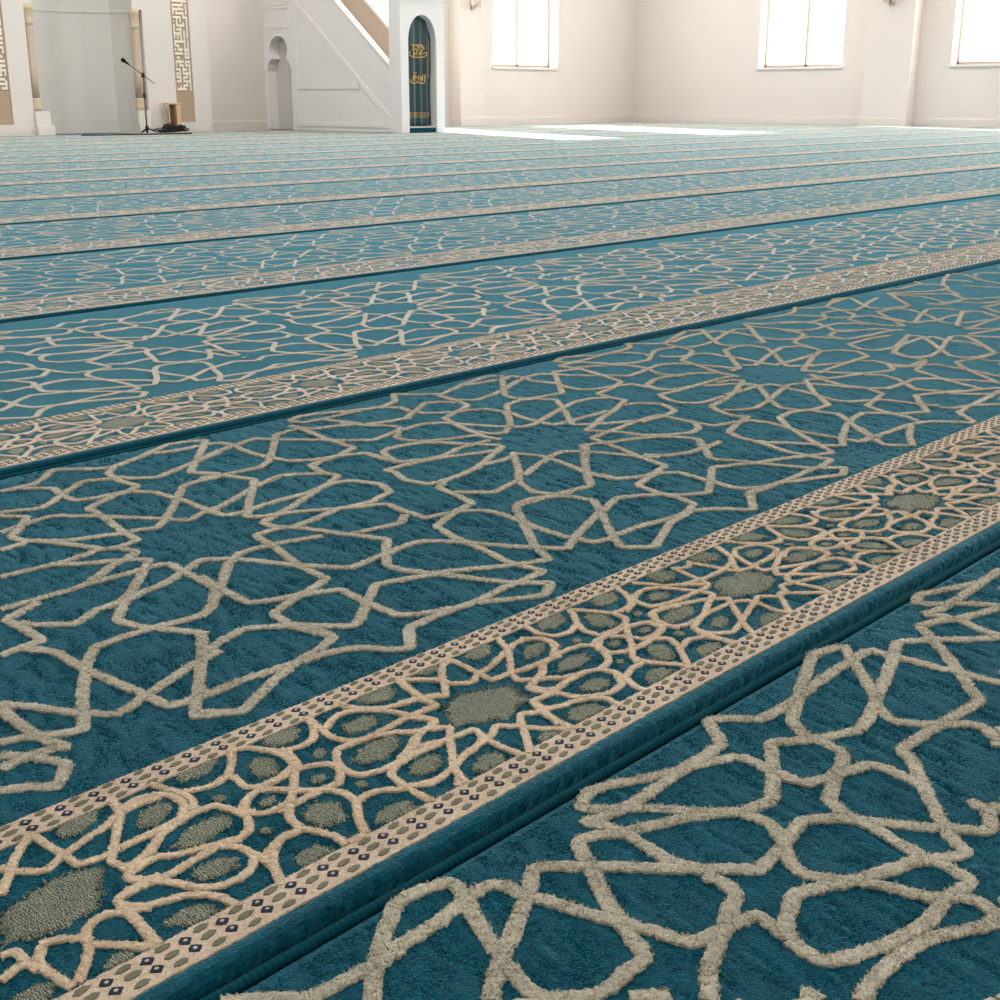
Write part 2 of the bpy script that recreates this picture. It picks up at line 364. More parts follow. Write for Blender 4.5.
31409,9509 31458,9186 31164,8740 30851,8367 30365,7955 30186,7693 30130,7456
29900,8916 29709,8506 29606,8166 29937,8111 30365,7955 31033,8014 31559,7928
29606,8166 30787,8595 31816,8903 32166,8766 32289,8296
32264,8154 31374,7808 30007,7294 29953,7148
31938,8008 32379,7965 32397,7680 31827,7006 30979,6994 29971,6898 29648,6959 29917,6671 30231,6334
30365,7352 30817,7168 31329,7075
28986,6562 29634,6413 30137,6294
28032,7556 26799,7088 25831,6796 25521,6323 25466,5892
26307,7002 26820,7065 27834,7130 28165,6986 27914,6603 28005,6351 27984,6019 27693,5637
27871,7487 28033,7260 27546,6792 26745,6171 26241,5734 26219,5418 26563,5207 27202,5164
25461,6388 25653,6137 25935,5993 26745,6171 27791,6530 28471,6711 28743,6553 28895,6257 29132,5871
28743,6553 28397,6137 27735,5593 27202,5164 26573,5151 25996,5258 25634,5319 25185,4953 24746,4414 24239,3809
34232,11396 34843,11152 35570,11213 36205,11178 36518,11504 36379,11877
33654,11014 34224,10800 34752,10434 35363,10184 35901,10226 36623,10731 37521,11106 39022,11623
36149,11151 36399,10754 36230,10505
33583,10894 33652,10432 33869,10008 33292,9138 32842,9083 32756,9354
33760,10901 34031,10414 34554,10050 34897,9682 34252,9030 34562,8698 35176,8417
35497,10040 34826,9368
39022,11623 39157,11235 38702,10766 38356,10440 38074,10060 37911,9569
40248,10554 39582,11022 38576,10667 38233,10343
37521,11106 37714,10672 37644,10298
36756,10155 36805,9677 37048,9206
33292,9138 33597,8812 33688,8355 34428,8102
34066,7950 33181,8021 32876,7667 32578,7323
32756,9354 32778,8976 33785,8975 34304,8974""")
FRONT = parse("""3663,12065 3858,11889 4048,11666 4255,11650 4485,11615 4751,11608
5145,12034 5068,12031 4780,11822 4557,11639 4290,11367
5153,12042 5311,12011 5511,11938 5449,11759 5318,11499 5182,11206 5122,11062 5052,10879 5007,10706 5048,10581 5171,10463
4690,11674 4866,11637 5149,11648 5367,11678 5496,11709 5666,11701 5725,11567 5722,11415 5799,11248 5850,11026
6253,11360 6146,11492 6011,11600 5749,11403 5560,11305 5292,11150 5099,11058 4931,10952 4780,10842
8493,11674 8232,11646 7941,11662 7693,11641 7407,11626 7122,11623 6873,11677 6714,11743 6785,11626 6820,11445 6790,11200 6739,10949 6794,10780 6847,10614
8395,11421 8239,11514 8035,11609 7842,11671 7553,11815 7316,11952 7101,12022 6861,11903 6963,11750 7111,11614 7277,11414 7428,11188 7657,10942
6840,11404 7038,11313 7262,11218 7465,11085 7657,10942
6798,11428 6656,11541 6493,11597 6370,11420 6272,11266
6059,11567 6253,11360 6446,11153 6657,10889 6811,10724 7004,10518
6301,11308 6058,10970 5946,10762 5822,10551 5768,10399 5548,10404 5352,10391 5211,10434 5088,10552 4999,10634
5842,11019 5890,10887 5946,10729 6021,10492 6059,10282 6235,10232 6396,10200
6778,10651 6782,10504 6743,10372 6555,10305 6342,10210 6130,10130 5896,10031 5746,9914 5676,9881
5377,10242 5565,10081
11012,11955 10886,12018 10622,12087 10031,11816 9629,11630 9252,11455 9103,11258 9084,11093 9067,10878 8987,10787 8702,10702 8261,10534
8765,12033 8953,11888 9060,11689 9331,11655 9665,11651 10025,11696 10495,11711 10809,11714 10970,11715
8765,12033 8624,11853 8502,11690
8395,11421 8387,11282 8372,11103 8361,10948 8364,10805 8555,10718 8703,10676 8903,10606
9509,10932 9218,11056 9065,11140 8906,11257 8781,11375 8575,11228 8238,11011 7965,10851
11034,11968 10795,11728 10541,11464 10223,11174 9986,11011 9854,10810 9920,10656 10068,10469 10276,10274 10279,10133 10112,9992 10030,9923
10970,11715 11125,11690 11104,11466 11162,11266 11171,10986 11236,10817 11214,10612 11256,10439
12293,10876 12037,11075 11818,11310 11671,11431 11484,11595 11131,11438 10749,11306 10248,11147 9793,10988 9509,10932
12022,11623 11870,11441 11554,11124 11214,10807 10913,10557 10774,10402 10470,10434 10128,10461 9798,10487 9409,10512 9301,10351 8799,9956
12022,11623 12305,11517 12499,11389 13057,11198
12342,11734 12621,11665 13102,11661 13667,11684 14234,11694
12342,11734 12435,11578 12447,11365 12356,11111 12328,10891
13652,11700 13154,11915 12859,12054 12579,11963 12728,11761 12978,11493 13141,11234
8903,10606 9008,10591 9028,10425 9002,10239 8978,10125
8261,10534 8317,10583 8193,10411 8156,10239 8143,10068 8080,9876 8039,9670
8156,10239 8240,10087 8393,9841
7965,10851 7803,10893 7650,10937
7640,10931 7658,10836 7677,10690 7546,10507 7404,10388 7299,10276 7247,10149 7326,9975 7448,9826 7522,9624 7576,9445
8156,10239 8058,10386 7866,10529 7668,10497 7453,10451 7226,10427 7080,10418 7004,10518
7990,9646 7756,9712 7572,9800 7429,9847 7261,9938 7077,10049 6959,10072 6771,9975 6667,9957 6526,9828
6414,10196 6635,10137 6585,10013 6563,9865
8026,9664 8035,9487 7984,9252 7807,9266 7612,9305 7404,9263 7142,9290 6919,9345 6641,9463 6467,9563 6506,9743 6526,9828
8393,9841 8502,9704 8604,9534 8705,9425 8933,9554 9111,9535
8799,9956 8602,9782 8398,9594 8287,9423 8139,9505 7966,9634
7576,9445 7636,9330 7740,9235 7777,9111 7729,8980 7582,8945 7450,9023 7246,9147 7079,9204 6913,9232 6705,9249 6453,9239 6302,9211
6119,9514 6153,9451 6137,9388
9011,9730 8962,9566""")
for p in FRONT: p[:, 1] = np.where(p[:, 1] > 1.15, 1.15+(p[:, 1]-1.15)*.92, p[:, 1])
BAND = parse("""8125,2405 8111,2219 8088,2005 8063,1826 8297,1808 8505,1770 8720,1756 8926,1728
7744,2066 7840,1973 7921,1927 8067,2027 8255,2038 8634,2181 8858,2258 9020,2231 9108,2137 9109,1989 9026,1876 8830,1748
8826,2469 8702,2223 8499,1993 8310,1820 8221,1656 8356,1537 8549,1407
8654,1718 8554,1611 8380,1538 8169,1470 8174,1356 8271,1227 8116,1247 7995,1256 7900,1077 7860,892 7817,782
8169,1470 8239,1335 8365,1250
8271,1227 8263,1162
7342,1814 7359,1986 7368,2122 7477,2454
8143,2401 8098,2422 7999,2420 7816,2245 7689,2074 7545,1907 7432,1979 7322,2074 7156,2108
7489,2467 7611,2335 7752,2159 7744,2066
7342,1814 7193,1835 7020,1837 6921,1853
7005,1944 7029,1805 7142,1639 7009,1582 6811,1534 6590,1397 6451,1345
6768,1688 6881,1588 7007,1540 7141,1440
7136,1446 6986,1305 6820,1110 6657,928 6581,780 6543,671
6658,1324 6827,1307 6971,1299 7127,1281 7256,1273 7185,1091 7016,1022 6844,1003 6685,937 6512,892 6361,866 6266,913
7185,1091 7183,1051 7174,894 7183,721 7197,626
7572,1000 7496,1081 7427,1178 7300,1096 7163,1051 6988,1032 6816,993
7903,1051 7723,1175 7561,990 7414,803 7244,615
7561,990 7652,849 7784,708 7878,607
7898,1103 7851,857 7840,647
6172,814 6147,699 6189,671
6581,780 6464,682
8399,1777 8692,1731 9009,1779 9259,1741 9341,1624 9250,1410 9152,1293 8945,1245 8786,1310 8547,1307 8309,1260 8049,1246 7986,1267
8682,1742 8480,1586 8199,1477 8244,1379 8264,1259 8317,1056 8436,928 8597,853 8811,871 8992,1089 8945,1245
8228,1623 8380,1538 8536,1396 8693,1331 8845,1300
7986,1267 7972,1140 7878,963 7846,862
7943,1077 8099,1003 8251,982 8391,928 8499,812 8460,616
8965,2290 9031,2220 9119,2126 9124,2002 9062,1865
9244,2477 9189,2230 9253,2071 9431,2031 9642,2112 9792,2270 9894,2421
9675,2140 9563,1951 9577,1753 9774,1724 9986,1744 10124,1850 10137,2030 10045,2194 9952,2359
10166,2032 10288,1999 10492,2049 10670,2273 10718,2399
11196,1922 11091,2107 10918,2220 10703,2167 10455,2020 10264,1959
10656,2218 10558,2012 10559,1842 10708,1783 10940,1739
10992,2432 11099,2245 11180,2084 11318,2009
10788,1631 10615,1715 10402,1746 10270,1566 10188,1403 10008,1352 9876,1374
10270,1566 10245,1404 10300,1283
9289,1622 9460,1700 9622,1706 9863,1690 10014,1682 10156,1625 10212,1502 10143,1390
9986,1744 9831,1603 9606,1369 9390,1203 9312,1067
9514,1702 9347,1588 9301,1411 9438,1320 9671,1299 9920,1326 10143,1390
9628,1670 9738,1551 9799,1396 9903,1314 9986,1196 9899,997
9390,1203 9363,1067 9428,943 9555,752 9527,611
9894,2421 9945,2354
10699,2384 10781,2498
9333,1044 9143,1033 8970,957 8865,764 8877,626
8992,1089 8942,935 8889,838
11298,1995 11416,1905 11526,1787
11683,2337 11632,2122 11582,1911 11544,1767 11345,1727 11129,1746 10940,1739 10708,1783 10589,1844
11298,1995 11478,1948 11649,1914 11797,1907 11960,2040 12057,2172 12285,2375
11658,2364 11828,2260 11932,2109 11916,2009
11196,1922 11253,1790 11328,1568 11075,1458 10775,1314 10547,1237 10372,1175 10312,996 10354,831
10443,1735 10664,1730 10922,1622 11149,1529 11335,1385 11200,1256 10990,1018 10864,897 10728,732 10653,571
10443,1735 10288,1579 10261,1356 10386,1284 10631,1275 10847,1302 11103,1293 11314,1270 11429,1181 11388,1055
12249,2372 12259,2198 12246,2010 12215,1924 12054,1861 11951,2011
12248,1968 12452,1991 12843,2155 13137,2231 13324,2120 13327,1852 13045,1769 12694,1772 12498,1779 12367,1761 12327,1844 12356,1973
13028,2436 12880,2202 12712,1959 12548,1767 12422,1623
10372,1175 10369,996 10457,901 10564,817 10769,874 10987,957 11313,1067 11601,1170
10384,1163 10333,913 10352,716 10383,623
9629,1287 9849,1314 10002,1208 9904,1020 9694,794 9529,619
9851,963 10101,1043 10278,972 10342,785 10317,636
10105,1648 10207,1601 10160,1403 9925,1351
11601,1170 11673,1093 11756,983 11463,707 11400,612
11756,983 11943,1158 12048,1060 12146,977
12572,1229 12393,1267 12207,1279 12170,1133 12168,989
11440,1067 11391,917 11382,794 11424,684 11504,597
6430,2554 6363,2323 6309,2041 6360,1891 6475,1815 6733,1828 7035,1855 7184,1850 7299,1832 7344,1809
6310,2282 6395,2215 6525,2300 6636,2334 6803,2284 6922,2131 7018,1976 7046,1843 7149,1632 7032,1557 6878,1575 6752,1711 6581,1797 6370,1833 6185,1846 6055,1670 6008,1503 6049,1373 6226,1312 6469,1316 6679,1409 6855,1551
6801,2578 6772,2396 6858,2251 7002,2124 7173,2073 7324,2044 7360,1872
7476,2497 7399,2267 7359,2034 7333,1821
7499,2472 7623,2310 7751,2201
7418,2025 7523,1968
6397,2488 6331,2308 6204,2153 6071,2107 5908,2143 5755,2307
5899,2130 5843,1942 5778,1836
5375,1803 5551,1802 5739,1834 5906,1786 6006,1701 5998,1557 5856,1412 5761,1431 5613,1427 5431,1422 5257,1377
5824,1918 5684,1764 5559,1606 5419,1474 5334,1410
5350,1769 5444,1709 5542,1584 5620,1480 5735,1377 5785,1242 5753,1077 5649,956 5590,868
6367,1292 6227,1226 6178,1025 6160,840 6161,680
5753,1077 5882,1118 6015,1077 6140,963
6188,973 6324,910 6443,867
6367,1292 6593,1318 6856,1289
6679,1409 6826,1345 6890,1323
5410,1462 5269,1305 5212,1105 5289,968 5331,832 5306,682
5656,965 5581,858 5501,686
5501,686 5424,698 5331,691
5205,1095 5069,1114 4934,1046 4824,924 4730,761 4701,663
4777,1009 4844,971 4943,1037
4804,2563 4867,2330 4903,2210 5014,2152 5151,2107 5314,2142 5475,2317 5585,2469 5602,2543
4440,2312 4603,2372 4763,2320 4843,2194 4823,2017 4699,1881 4544,1861 4312,1857 4157,1848
4903,2210 4907,2045 4824,1900
4008,1603 4157,1610 4304,1655 4447,1784 4661,1847 4843,1879 4984,1845 5040,1668 5043,1513 4945,1359 4784,1316 4652,1352 4419,1328 4174,1295 4003,1319 3833,1316
4274,1562 4404,1463 4533,1427 4666,1372 4806,1346
5585,2469 5705,2433 5799,2262 5834,2066 5789,1892 5609,1826 5387,1814 5300,1907 5344,2111
5387,1814 5193,1739 5087,1618 5121,1505 5246,1447 5431,1484
5193,1739 5068,1638 5043,1513
4670,1333 4759,1237 4773,1084 4784,971 4929,1056 5048,1104 5201,1085
4784,971 4766,823 4701,698 4664,611
4773,1084 4676,953 4543,900 4376,920 4245,1029 4180,1193 4124,1285 4027,1357 3986,1497 4149,1551 4270,1556
5321,1367 5240,1264 5232,1124
3798,1215 3878,1099 4004,1055 4145,1010 4252,911 4303,795 4320,656
3785,1170 3765,986 3736,790 3724,666
3550,852 3634,735 3713,650
3812,2469 3822,2199 3843,2051 3832,1878 3954,1850 4074,1845 4186,1852 4338,1861 4484,1836
3446,2251 3468,2167 3567,2041 3666,1976 3771,2045 3858,2077 4073,2145 4242,2185 4410,2280 4572,2295 4761,2262
3286,1936 3429,2090 3506,2207 3659,2374 3775,2465
4480,2489 4422,2267 4265,2071 4085,1833 4014,1744 4048,1626 4148,1559 4214,1550
4426,1767 4285,1661 4090,1581 3995,1484 4046,1370 4149,1319
4164,1342 4024,1335 3909,1344 3795,1297 3775,1154 3869,1090 3916,1057
3775,1154 3752,930 3707,705
3468,1131 3560,1206 3665,1218 3751,1143
3199,1233 3305,1203 3428,1088 3417,1016 3460,954 3560,830 3688,676
3463,1136 3415,985 3303,845 3166,711
3203,1212 3095,1067 3097,908 3126,693
2966,1302 3065,1294 3048,1118 3072,997
2853,1077 2960,1118 3048,1118""")
FILLS = parse("""3876,1589 3800,1467 3661,1367 3490,1307 3320,1296 3182,1335 3099,1416 3087,1524 3149,1640 3276,1743 3446,1812 3627,1832 3779,1794 3869,1707
4309,2435 4274,2371 4210,2313 4131,2273 4053,2258 3990,2270 3955,2307 3953,2362 3985,2424 4046,2482 4125,2524 4205,2542 4271,2530 4308,2492
4701,2109 4673,2054 4624,2002 4563,1963 4504,1946 4456,1953 4430,1982 4430,2029 4456,2083 4504,2136 4564,2175 4626,2194 4675,2188 4702,2158
3566,704 3544,672 3505,648 3457,637 3410,640 3371,658 3349,687 3348,720 3369,753 3407,777 3455,789 3504,786 3543,768 3565,739
2962,796 2938,766 2900,754 2855,762 2813,787 2781,825 2765,868 2770,909 2793,939 2831,952 2876,946 2919,920 2952,882 2967,837
5402,2442 5357,2382 5282,2332 5193,2302 5107,2298 5042,2320 5008,2364 5012,2421 5054,2480 5127,2531 5216,2563 5304,2568 5373,2546 5408,2501
5681,1964 5629,1916 5573,1895 5522,1904 5487,1942 5474,2000 5486,2069 5521,2135 5572,2185 5630,2208 5682,2200 5718,2161 5731,2101 5717,2030
6206,2351 6149,2288 6073,2247 5994,2234 5927,2252 5884,2298 5873,2362 5897,2433 5952,2496 6027,2540 6108,2555 6178,2537 6222,2490 6232,2424
4760,2104 4727,2053 4666,2007 4592,1975 4518,1963 4458,1973 4425,2003 4423,2047 4454,2097 4512,2144 4586,2177 4662,2191 4724,2181 4759,2150
4947,1605 4899,1548 4812,1501 4702,1473 4593,1468 4505,1487 4454,1527 4449,1579 4492,1635 4576,1683 4685,1713 4797,1720 4890,1701 4944,1660
4646,1100 4610,1062 4549,1038 4475,1033 4403,1047 4346,1077 4315,1117 4317,1160 4351,1198 4410,1222 4485,1229 4559,1216 4618,1185 4649,1144
5364,1584 5345,1562 5315,1547 5280,1541 5248,1546 5224,1561 5214,1582 5218,1605 5237,1627 5266,1643 5301,1649 5333,1644 5358,1629 5368,1608
5114,1888 5098,1871 5078,1862 5056,1863 5037,1872 5025,1889 5022,1910 5028,1931 5043,1948 5064,1957 5086,1957 5105,1947 5118,1930 5121,1909
5059,1236 5044,1224 5026,1221 5008,1228 4993,1243 4986,1264 4987,1286 4995,1305 5010,1317 5029,1320 5047,1314 5061,1298 5069,1278 5068,1256
4188,726 4153,692 4095,676 4025,681 3958,707 3907,747 3880,795 3884,840 3918,875 3975,892 4045,888 4113,863 4167,821 4193,773
7290,2323 7232,2279 7154,2260 7069,2268 6995,2302 6945,2355 6930,2417 6951,2476 7006,2520 7085,2541 7171,2534 7247,2500 7298,2446 7313,2382
7922,2405 7884,2373 7832,2353 7776,2349 7727,2361 7694,2387 7684,2422 7699,2458 7736,2490 7788,2510 7845,2515 7895,2503 7928,2477 7938,2442
6803,2006 6755,1965 6685,1941 6607,1939 6536,1958 6486,1996 6466,2044 6481,2094 6527,2136 6596,2161 6675,2164 6748,2145 6800,2106 6819,2057
6690,1605 6630,1548 6532,1504 6416,1480 6305,1481 6219,1507 6175,1551 6181,1606 6235,1662 6330,1707 6446,1733 6561,1734 6651,1709 6697,1663
6689,1115 6644,1069 6576,1033 6499,1014 6428,1017 6378,1040 6356,1079 6368,1126 6411,1172 6478,1209 6555,1229 6628,1227 6681,1204 6703,1164
6128,1901 6105,1873 6074,1852 6040,1843 6011,1846 5993,1862 5988,1887 5997,1917 6020,1945 6052,1966 6085,1975 6115,1972 6134,1956 6139,1930
5854,1568 5833,1547 5803,1534 5771,1531 5743,1540 5724,1558 5718,1582 5726,1607 5746,1629 5776,1642 5808,1645 5837,1636 5856,1618 5862,1594
6008,1229 5990,1216 5968,1212 5948,1220 5933,1236 5926,1258 5928,1281 5939,1302 5957,1315 5979,1318 5999,1311 6014,1295 6021,1273 6019,1249
6649,2486 6627,2466 6598,2455 6567,2456 6541,2467 6525,2488 6521,2514 6531,2539 6553,2560 6582,2571 6613,2570 6639,2558 6656,2537 6659,2511
5587,1020 5525,972 5455,956 5391,975 5344,1025 5323,1097 5333,1178 5372,1251 5434,1302 5505,1320 5572,1302 5620,1250 5641,1175 5629,1093
5183,704 5143,666 5084,645 5019,646 4959,668 4917,706 4900,754 4912,802 4950,841 5009,862 5075,863 5136,841 5180,802 5197,753
6022,702 5974,662 5907,640 5833,641 5767,664 5722,704 5706,755 5722,806 5768,847 5835,870 5910,871 5978,848 6024,806 6040,754
8019,1385 7884,1292 7707,1247 7524,1258 7369,1321 7270,1423 7244,1546 7298,1667 7423,1764 7598,1816 7789,1811 7955,1748 8060,1640 8083,1509
8610,2364 8549,2308 8470,2267 8389,2248 8320,2254 8278,2284 8269,2332 8296,2390 8355,2445 8433,2488 8516,2509 8587,2503 8631,2472 8639,2422
8992,1992 8936,1944 8864,1910 8790,1894 8729,1901 8692,1928 8685,1970 8712,2020 8766,2068 8837,2103 8912,2120 8976,2114 9014,2086 9020,2043
7875,2394 7841,2368 7797,2355 7751,2357 7713,2374 7689,2403 7685,2437 7700,2471 7734,2497 7778,2511 7824,2509 7863,2492 7887,2463 7891,2428
6665,1086 6631,1049 6584,1021 6533,1006 6487,1008 6456,1026 6446,1056 6458,1093 6490,1130 6537,1159 6589,1175 6635,1173 6667,1155 6677,1124
7062,746 7010,700 6939,669 6863,658 6797,670 6753,703 6740,749 6761,800 6811,847 6882,880 6959,891 7027,880 7072,847 7085,799
7679,657 7643,635 7597,626 7550,633 7510,653 7485,683 7481,717 7497,748 7532,770 7578,779 7626,773 7667,752 7692,722 7696,688
9699,2318 9626,2263 9535,2226 9445,2216 9373,2232 9332,2273 9330,2331 9369,2393 9440,2449 9531,2487 9623,2500 9698,2483 9740,2441 9740,2382
10548,2291 10466,2236 10372,2205 10285,2202 10222,2228 10194,2278 10207,2342 10258,2409 10339,2465 10433,2498 10522,2503 10588,2476 10616,2424 10602,2358
9003,1996 8949,1950 8874,1912 8793,1890 8721,1889 8671,1909 8654,1944 8673,1990 8724,2037 8798,2075 8880,2098 8955,2100 9006,2080 9023,2043
9938,1855 9872,1828 9810,1836 9764,1877 9743,1943 9751,2021 9786,2097 9842,2156 9908,2185 9972,2178 10019,2136 10040,2068 10031,1988 9994,1912
9139,1514 9076,1471 8982,1442 8878,1433 8783,1445 8715,1476 8688,1520 8706,1567 8766,1611 8858,1640 8963,1651 9061,1639 9132,1608 9160,1563
8793,1011 8742,981 8674,968 8602,975 8541,999 8502,1037 8492,1080 8514,1121 8564,1152 8632,1165 8704,1160 8767,1135 8807,1097 8816,1053
11012,1910 10959,1884 10891,1876 10822,1888 10765,1917 10731,1957 10727,2001 10754,2040 10806,2066 10874,2075 10943,2063 11001,2034 11036,1993 11039,1949
10645,1473 10578,1430 10496,1403 10417,1397 10354,1414 10321,1448 10323,1495 10360,1545 10426,1588 10508,1616 10589,1623 10653,1607 10688,1571 10685,1523
10070,1480 10039,1462 10001,1453 9963,1456 9934,1469 9918,1490 9918,1515 9936,1539 9967,1557 10005,1566 10043,1564 10073,1550 10089,1529 10088,1504
9578,1489 9547,1470 9511,1463 9477,1468 9453,1485 9443,1510 9449,1538 9470,1564 9501,1583 9538,1590 9571,1585 9596,1568 9606,1543 9600,1515
10343,1796 10318,1784 10291,1781 10267,1788 10252,1805 10248,1827 10255,1850 10274,1870 10299,1883 10326,1886 10349,1879 10365,1862 10369,1840 10361,1817
9362,1806 9338,1793 9313,1789 9291,1796 9277,1811 9272,1833 9279,1856 9296,1876 9320,1890 9345,1893 9367,1887 9382,1871 9386,1849 9379,1826
9252,1185 9232,1174 9210,1171 9192,1176 9180,1188 9177,1206 9184,1225 9200,1242 9220,1253 9242,1256 9261,1251 9272,1239 9275,1221 9268,1202
11517,2206 11443,2171 11363,2166 11293,2191 11246,2240 11232,2306 11253,2374 11306,2433 11380,2469 11461,2476 11533,2452 11581,2401 11594,2334 11572,2264
9669,900 9605,883 9556,902 9530,953 9532,1027 9562,1109 9615,1184 9680,1236 9745,1255 9796,1236 9823,1183 9820,1107 9788,1024 9734,950
9362,703 9292,657 9207,629 9125,625 9060,645 9026,684 9028,736 9067,791 9135,837 9220,866 9304,872 9371,852 9407,812 9403,758
8349,677 8287,645 8202,636 8112,653 8033,692 7981,745 7966,802 7991,853 8051,886 8136,896 8228,880 8308,841 8361,787 8376,728
12140,1291 11971,1221 11778,1207 11598,1250 11464,1340 11400,1462 11419,1592 11519,1706 11683,1782 11879,1802 12068,1762 12210,1668 12275,1540 12249,1405
12798,2265 12707,2214 12605,2185 12512,2183 12446,2209 12420,2256 12438,2317 12498,2380 12587,2432 12690,2462 12786,2465 12854,2440 12880,2391 12860,2328
13170,1939 13085,1890 12987,1859 12896,1850 12828,1864 12797,1900 12808,1950 12861,2005 12944,2053 13042,2086 13135,2097 13205,2082 13237,2045 13224,1994
12078,2345 12035,2325 11985,2320 11936,2330 11899,2354 11881,2387 11885,2423 11911,2454 11954,2475 12005,2481 12054,2471 12091,2446 12110,2413 12105,2377
11511,2213 11445,2185 11370,2187 11302,2217 11253,2270 11232,2335 11244,2400 11287,2453 11353,2482 11428,2481 11498,2451 11549,2397 11569,2331 11555,2265
10823,1478 10750,1434 10653,1406 10550,1399 10462,1414 10406,1448 10391,1495 10422,1545 10492,1589 10588,1618 10692,1626 10783,1612 10841,1577 10856,1529
10802,1024 10741,989 10674,970 10613,970 10571,989 10555,1023 10569,1066 10610,1110 10670,1145 10738,1166 10800,1166 10844,1147 10859,1112 10845,1068
11311,679 11235,639 11142,616 11051,616 10978,636 10937,674 10938,722 10978,771 11052,811 11145,835 11238,837 11314,817 11355,778 11354,728
10224,1150 10198,1139 10168,1140 10141,1152 10121,1173 10113,1199 10118,1225 10136,1245 10162,1256 10192,1256 10220,1244 10240,1223 10248,1196 10242,1171
10186,683 10113,643 10030,623 9953,627 9896,654 9870,698 9881,751 9926,804 9997,845 10081,866 10160,863 10219,836 10245,791 10233,736""")

def half(L, keep):
    """keep the pieces of polylines where keep(p) > 0, cutting at the crossing"""
    out = []
    for p in L:
        v = keep(p); cur = []
        for i in range(len(p)):
            if v[i] > 0: cur.append(p[i])
            if i+1 < len(p) and (v[i] > 0) != (v[i+1] > 0):
                t = v[i]/(v[i]-v[i+1]); q = p[i]+(p[i+1]-p[i])*t
                cur.append(q)
                if v[i] > 0: out.append(np.array(cur)); cur = []
        if len(cur) > 1: out.append(np.array(cur))
    return [q for q in out if len(q) > 1]
def clipx(L, a, b): return half(half(L, lambda p: p[:, 0]-a), lambda p: b-p[:, 0])
def clipy(L, a, b): return half(half(L, lambda p: p[:, 1]-a), lambda p: b-p[:, 1])
def tile(L, a, b, x0, x1, shift=0):
    """repeat the piece of pattern between the rosette centres a and b, mirrored every other time"""
    base = clipx(L, a, b); w = b-a; out = []
    for n in range(math.floor((x0-shift-a)/w)-1, math.ceil((x1-shift-a)/w)+1):
        for p in base:
            q = p.copy()
            if n % 2 == 0: q[:, 0] = p[:, 0]+n*w
            else: q[:, 0] = (b-p[:, 0])+a+n*w
            q[:, 0] += shift; out.append(q)
    return clipx(out, x0, x1)
def soften(p, d):
    out = [p[0]]
    for i in range(1, len(p)-1):
        a, b, c = p[i-1], p[i], p[i+1]
        la, lc = np.hypot(*(a-b)), np.hypot(*(c-b))
        if la < 1e-5 or lc < 1e-5: continue
        ta, tc = min(d, la*.4), min(d, lc*.4)
        out += [b+(a-b)/la*ta, b*.72+.14*(b+(a-b)/la*ta)+.14*(b+(c-b)/lc*tc), b+(c-b)/lc*tc]
    out.append(p[-1]); return np.array(out)
def resample(p, s):
    d = np.hypot(*np.diff(p, axis=0).T); t = np.concatenate([[0], np.cumsum(d)])
    if t[-1] < 1e-4: return None
    n = max(2, int(math.ceil(t[-1]/s))+1); u = np.linspace(0, t[-1], n)
    return np.stack([np.interp(u, t, p[:, 0]), np.interp(u, t, p[:, 1])], 1)
def ribbons(L, w, s, z0, hgt, jit=0., corner=.008, zj=0.):
    V = []; F = []; nb = 0
    for p in L:
        q = resample(soften(p, corner), s)
        if q is None: continue
        d = np.gradient(q, axis=0); ln = np.hypot(d[:, 0], d[:, 1])+1e-9; d /= ln[:, None]
        nrm = np.stack([-d[:, 1], d[:, 0]], 1); n = len(q)
        jl = 1+rng.normal(0, 1, n)*jit; jr = 1+rng.normal(0, 1, n)*jit
        prof = ((-1, 0, jl), (-.88, .8, jl), (-.4, 1, None), (.4, 1, None), (.88, .8, jr), (1, 0, jr))
        rows = []
        for f, zz, j in prof:
            off = nrm*(w/2*f)*(j[:, None] if j is not None else 1)
            z = z0+hgt*zz+(rng.normal(0, zj, n) if zz else 0)
            rows.append(np.column_stack([q+off, np.broadcast_to(z, n)]))
        V.append(np.stack(rows, 1).reshape(-1, 3)+np.array([0, 0, rng.uniform(0, .0004)]))
        i = (np.arange(n-1)*6)[:, None]+np.arange(5)[None, :]
        i = i.ravel()+nb
        F.append(np.stack([i, i+6, i+7, i+1], 1)); nb += n*6
        e0 = nb-n*6; F.append(np.array([[e0, e0+1, e0+4, e0+5], [e0+1, e0+2, e0+3, e0+4], [nb-1, nb-2, nb-5, nb-6], [nb-2, nb-3, nb-4, nb-5]]))
    return np.concatenate(V), [np.concatenate(F)]
def tufts(P, z0, hmin, hmax, rad, lean=.5):
    """short leaning yarn ends at the ground points P"""
    n = len(P); a = rng.uniform(0, 2*PI, n); hh = rng.uniform(hmin, hmax, n); ld = rng.normal(0, lean, (n, 2))*hh[:, None]
    V = np.empty((n, 4, 3))
    for k_ in range(3):
        t = a+k_*2*PI/3
        V[:, k_, 0] = P[:, 0]+np.cos(t)*rad; V[:, k_, 1] = P[:, 1]+np.sin(t)*rad; V[:, k_, 2] = z0
    V[:, 3, :2] = P+ld; V[:, 3, 2] = z0+hh
    i = np.arange(n)*4
    return V.reshape(-1, 3), np.concatenate([np.stack([i, i+1, i+3], 1), np.stack([i+1, i+2, i+3], 1), np.stack([i+2, i, i+3], 1)])
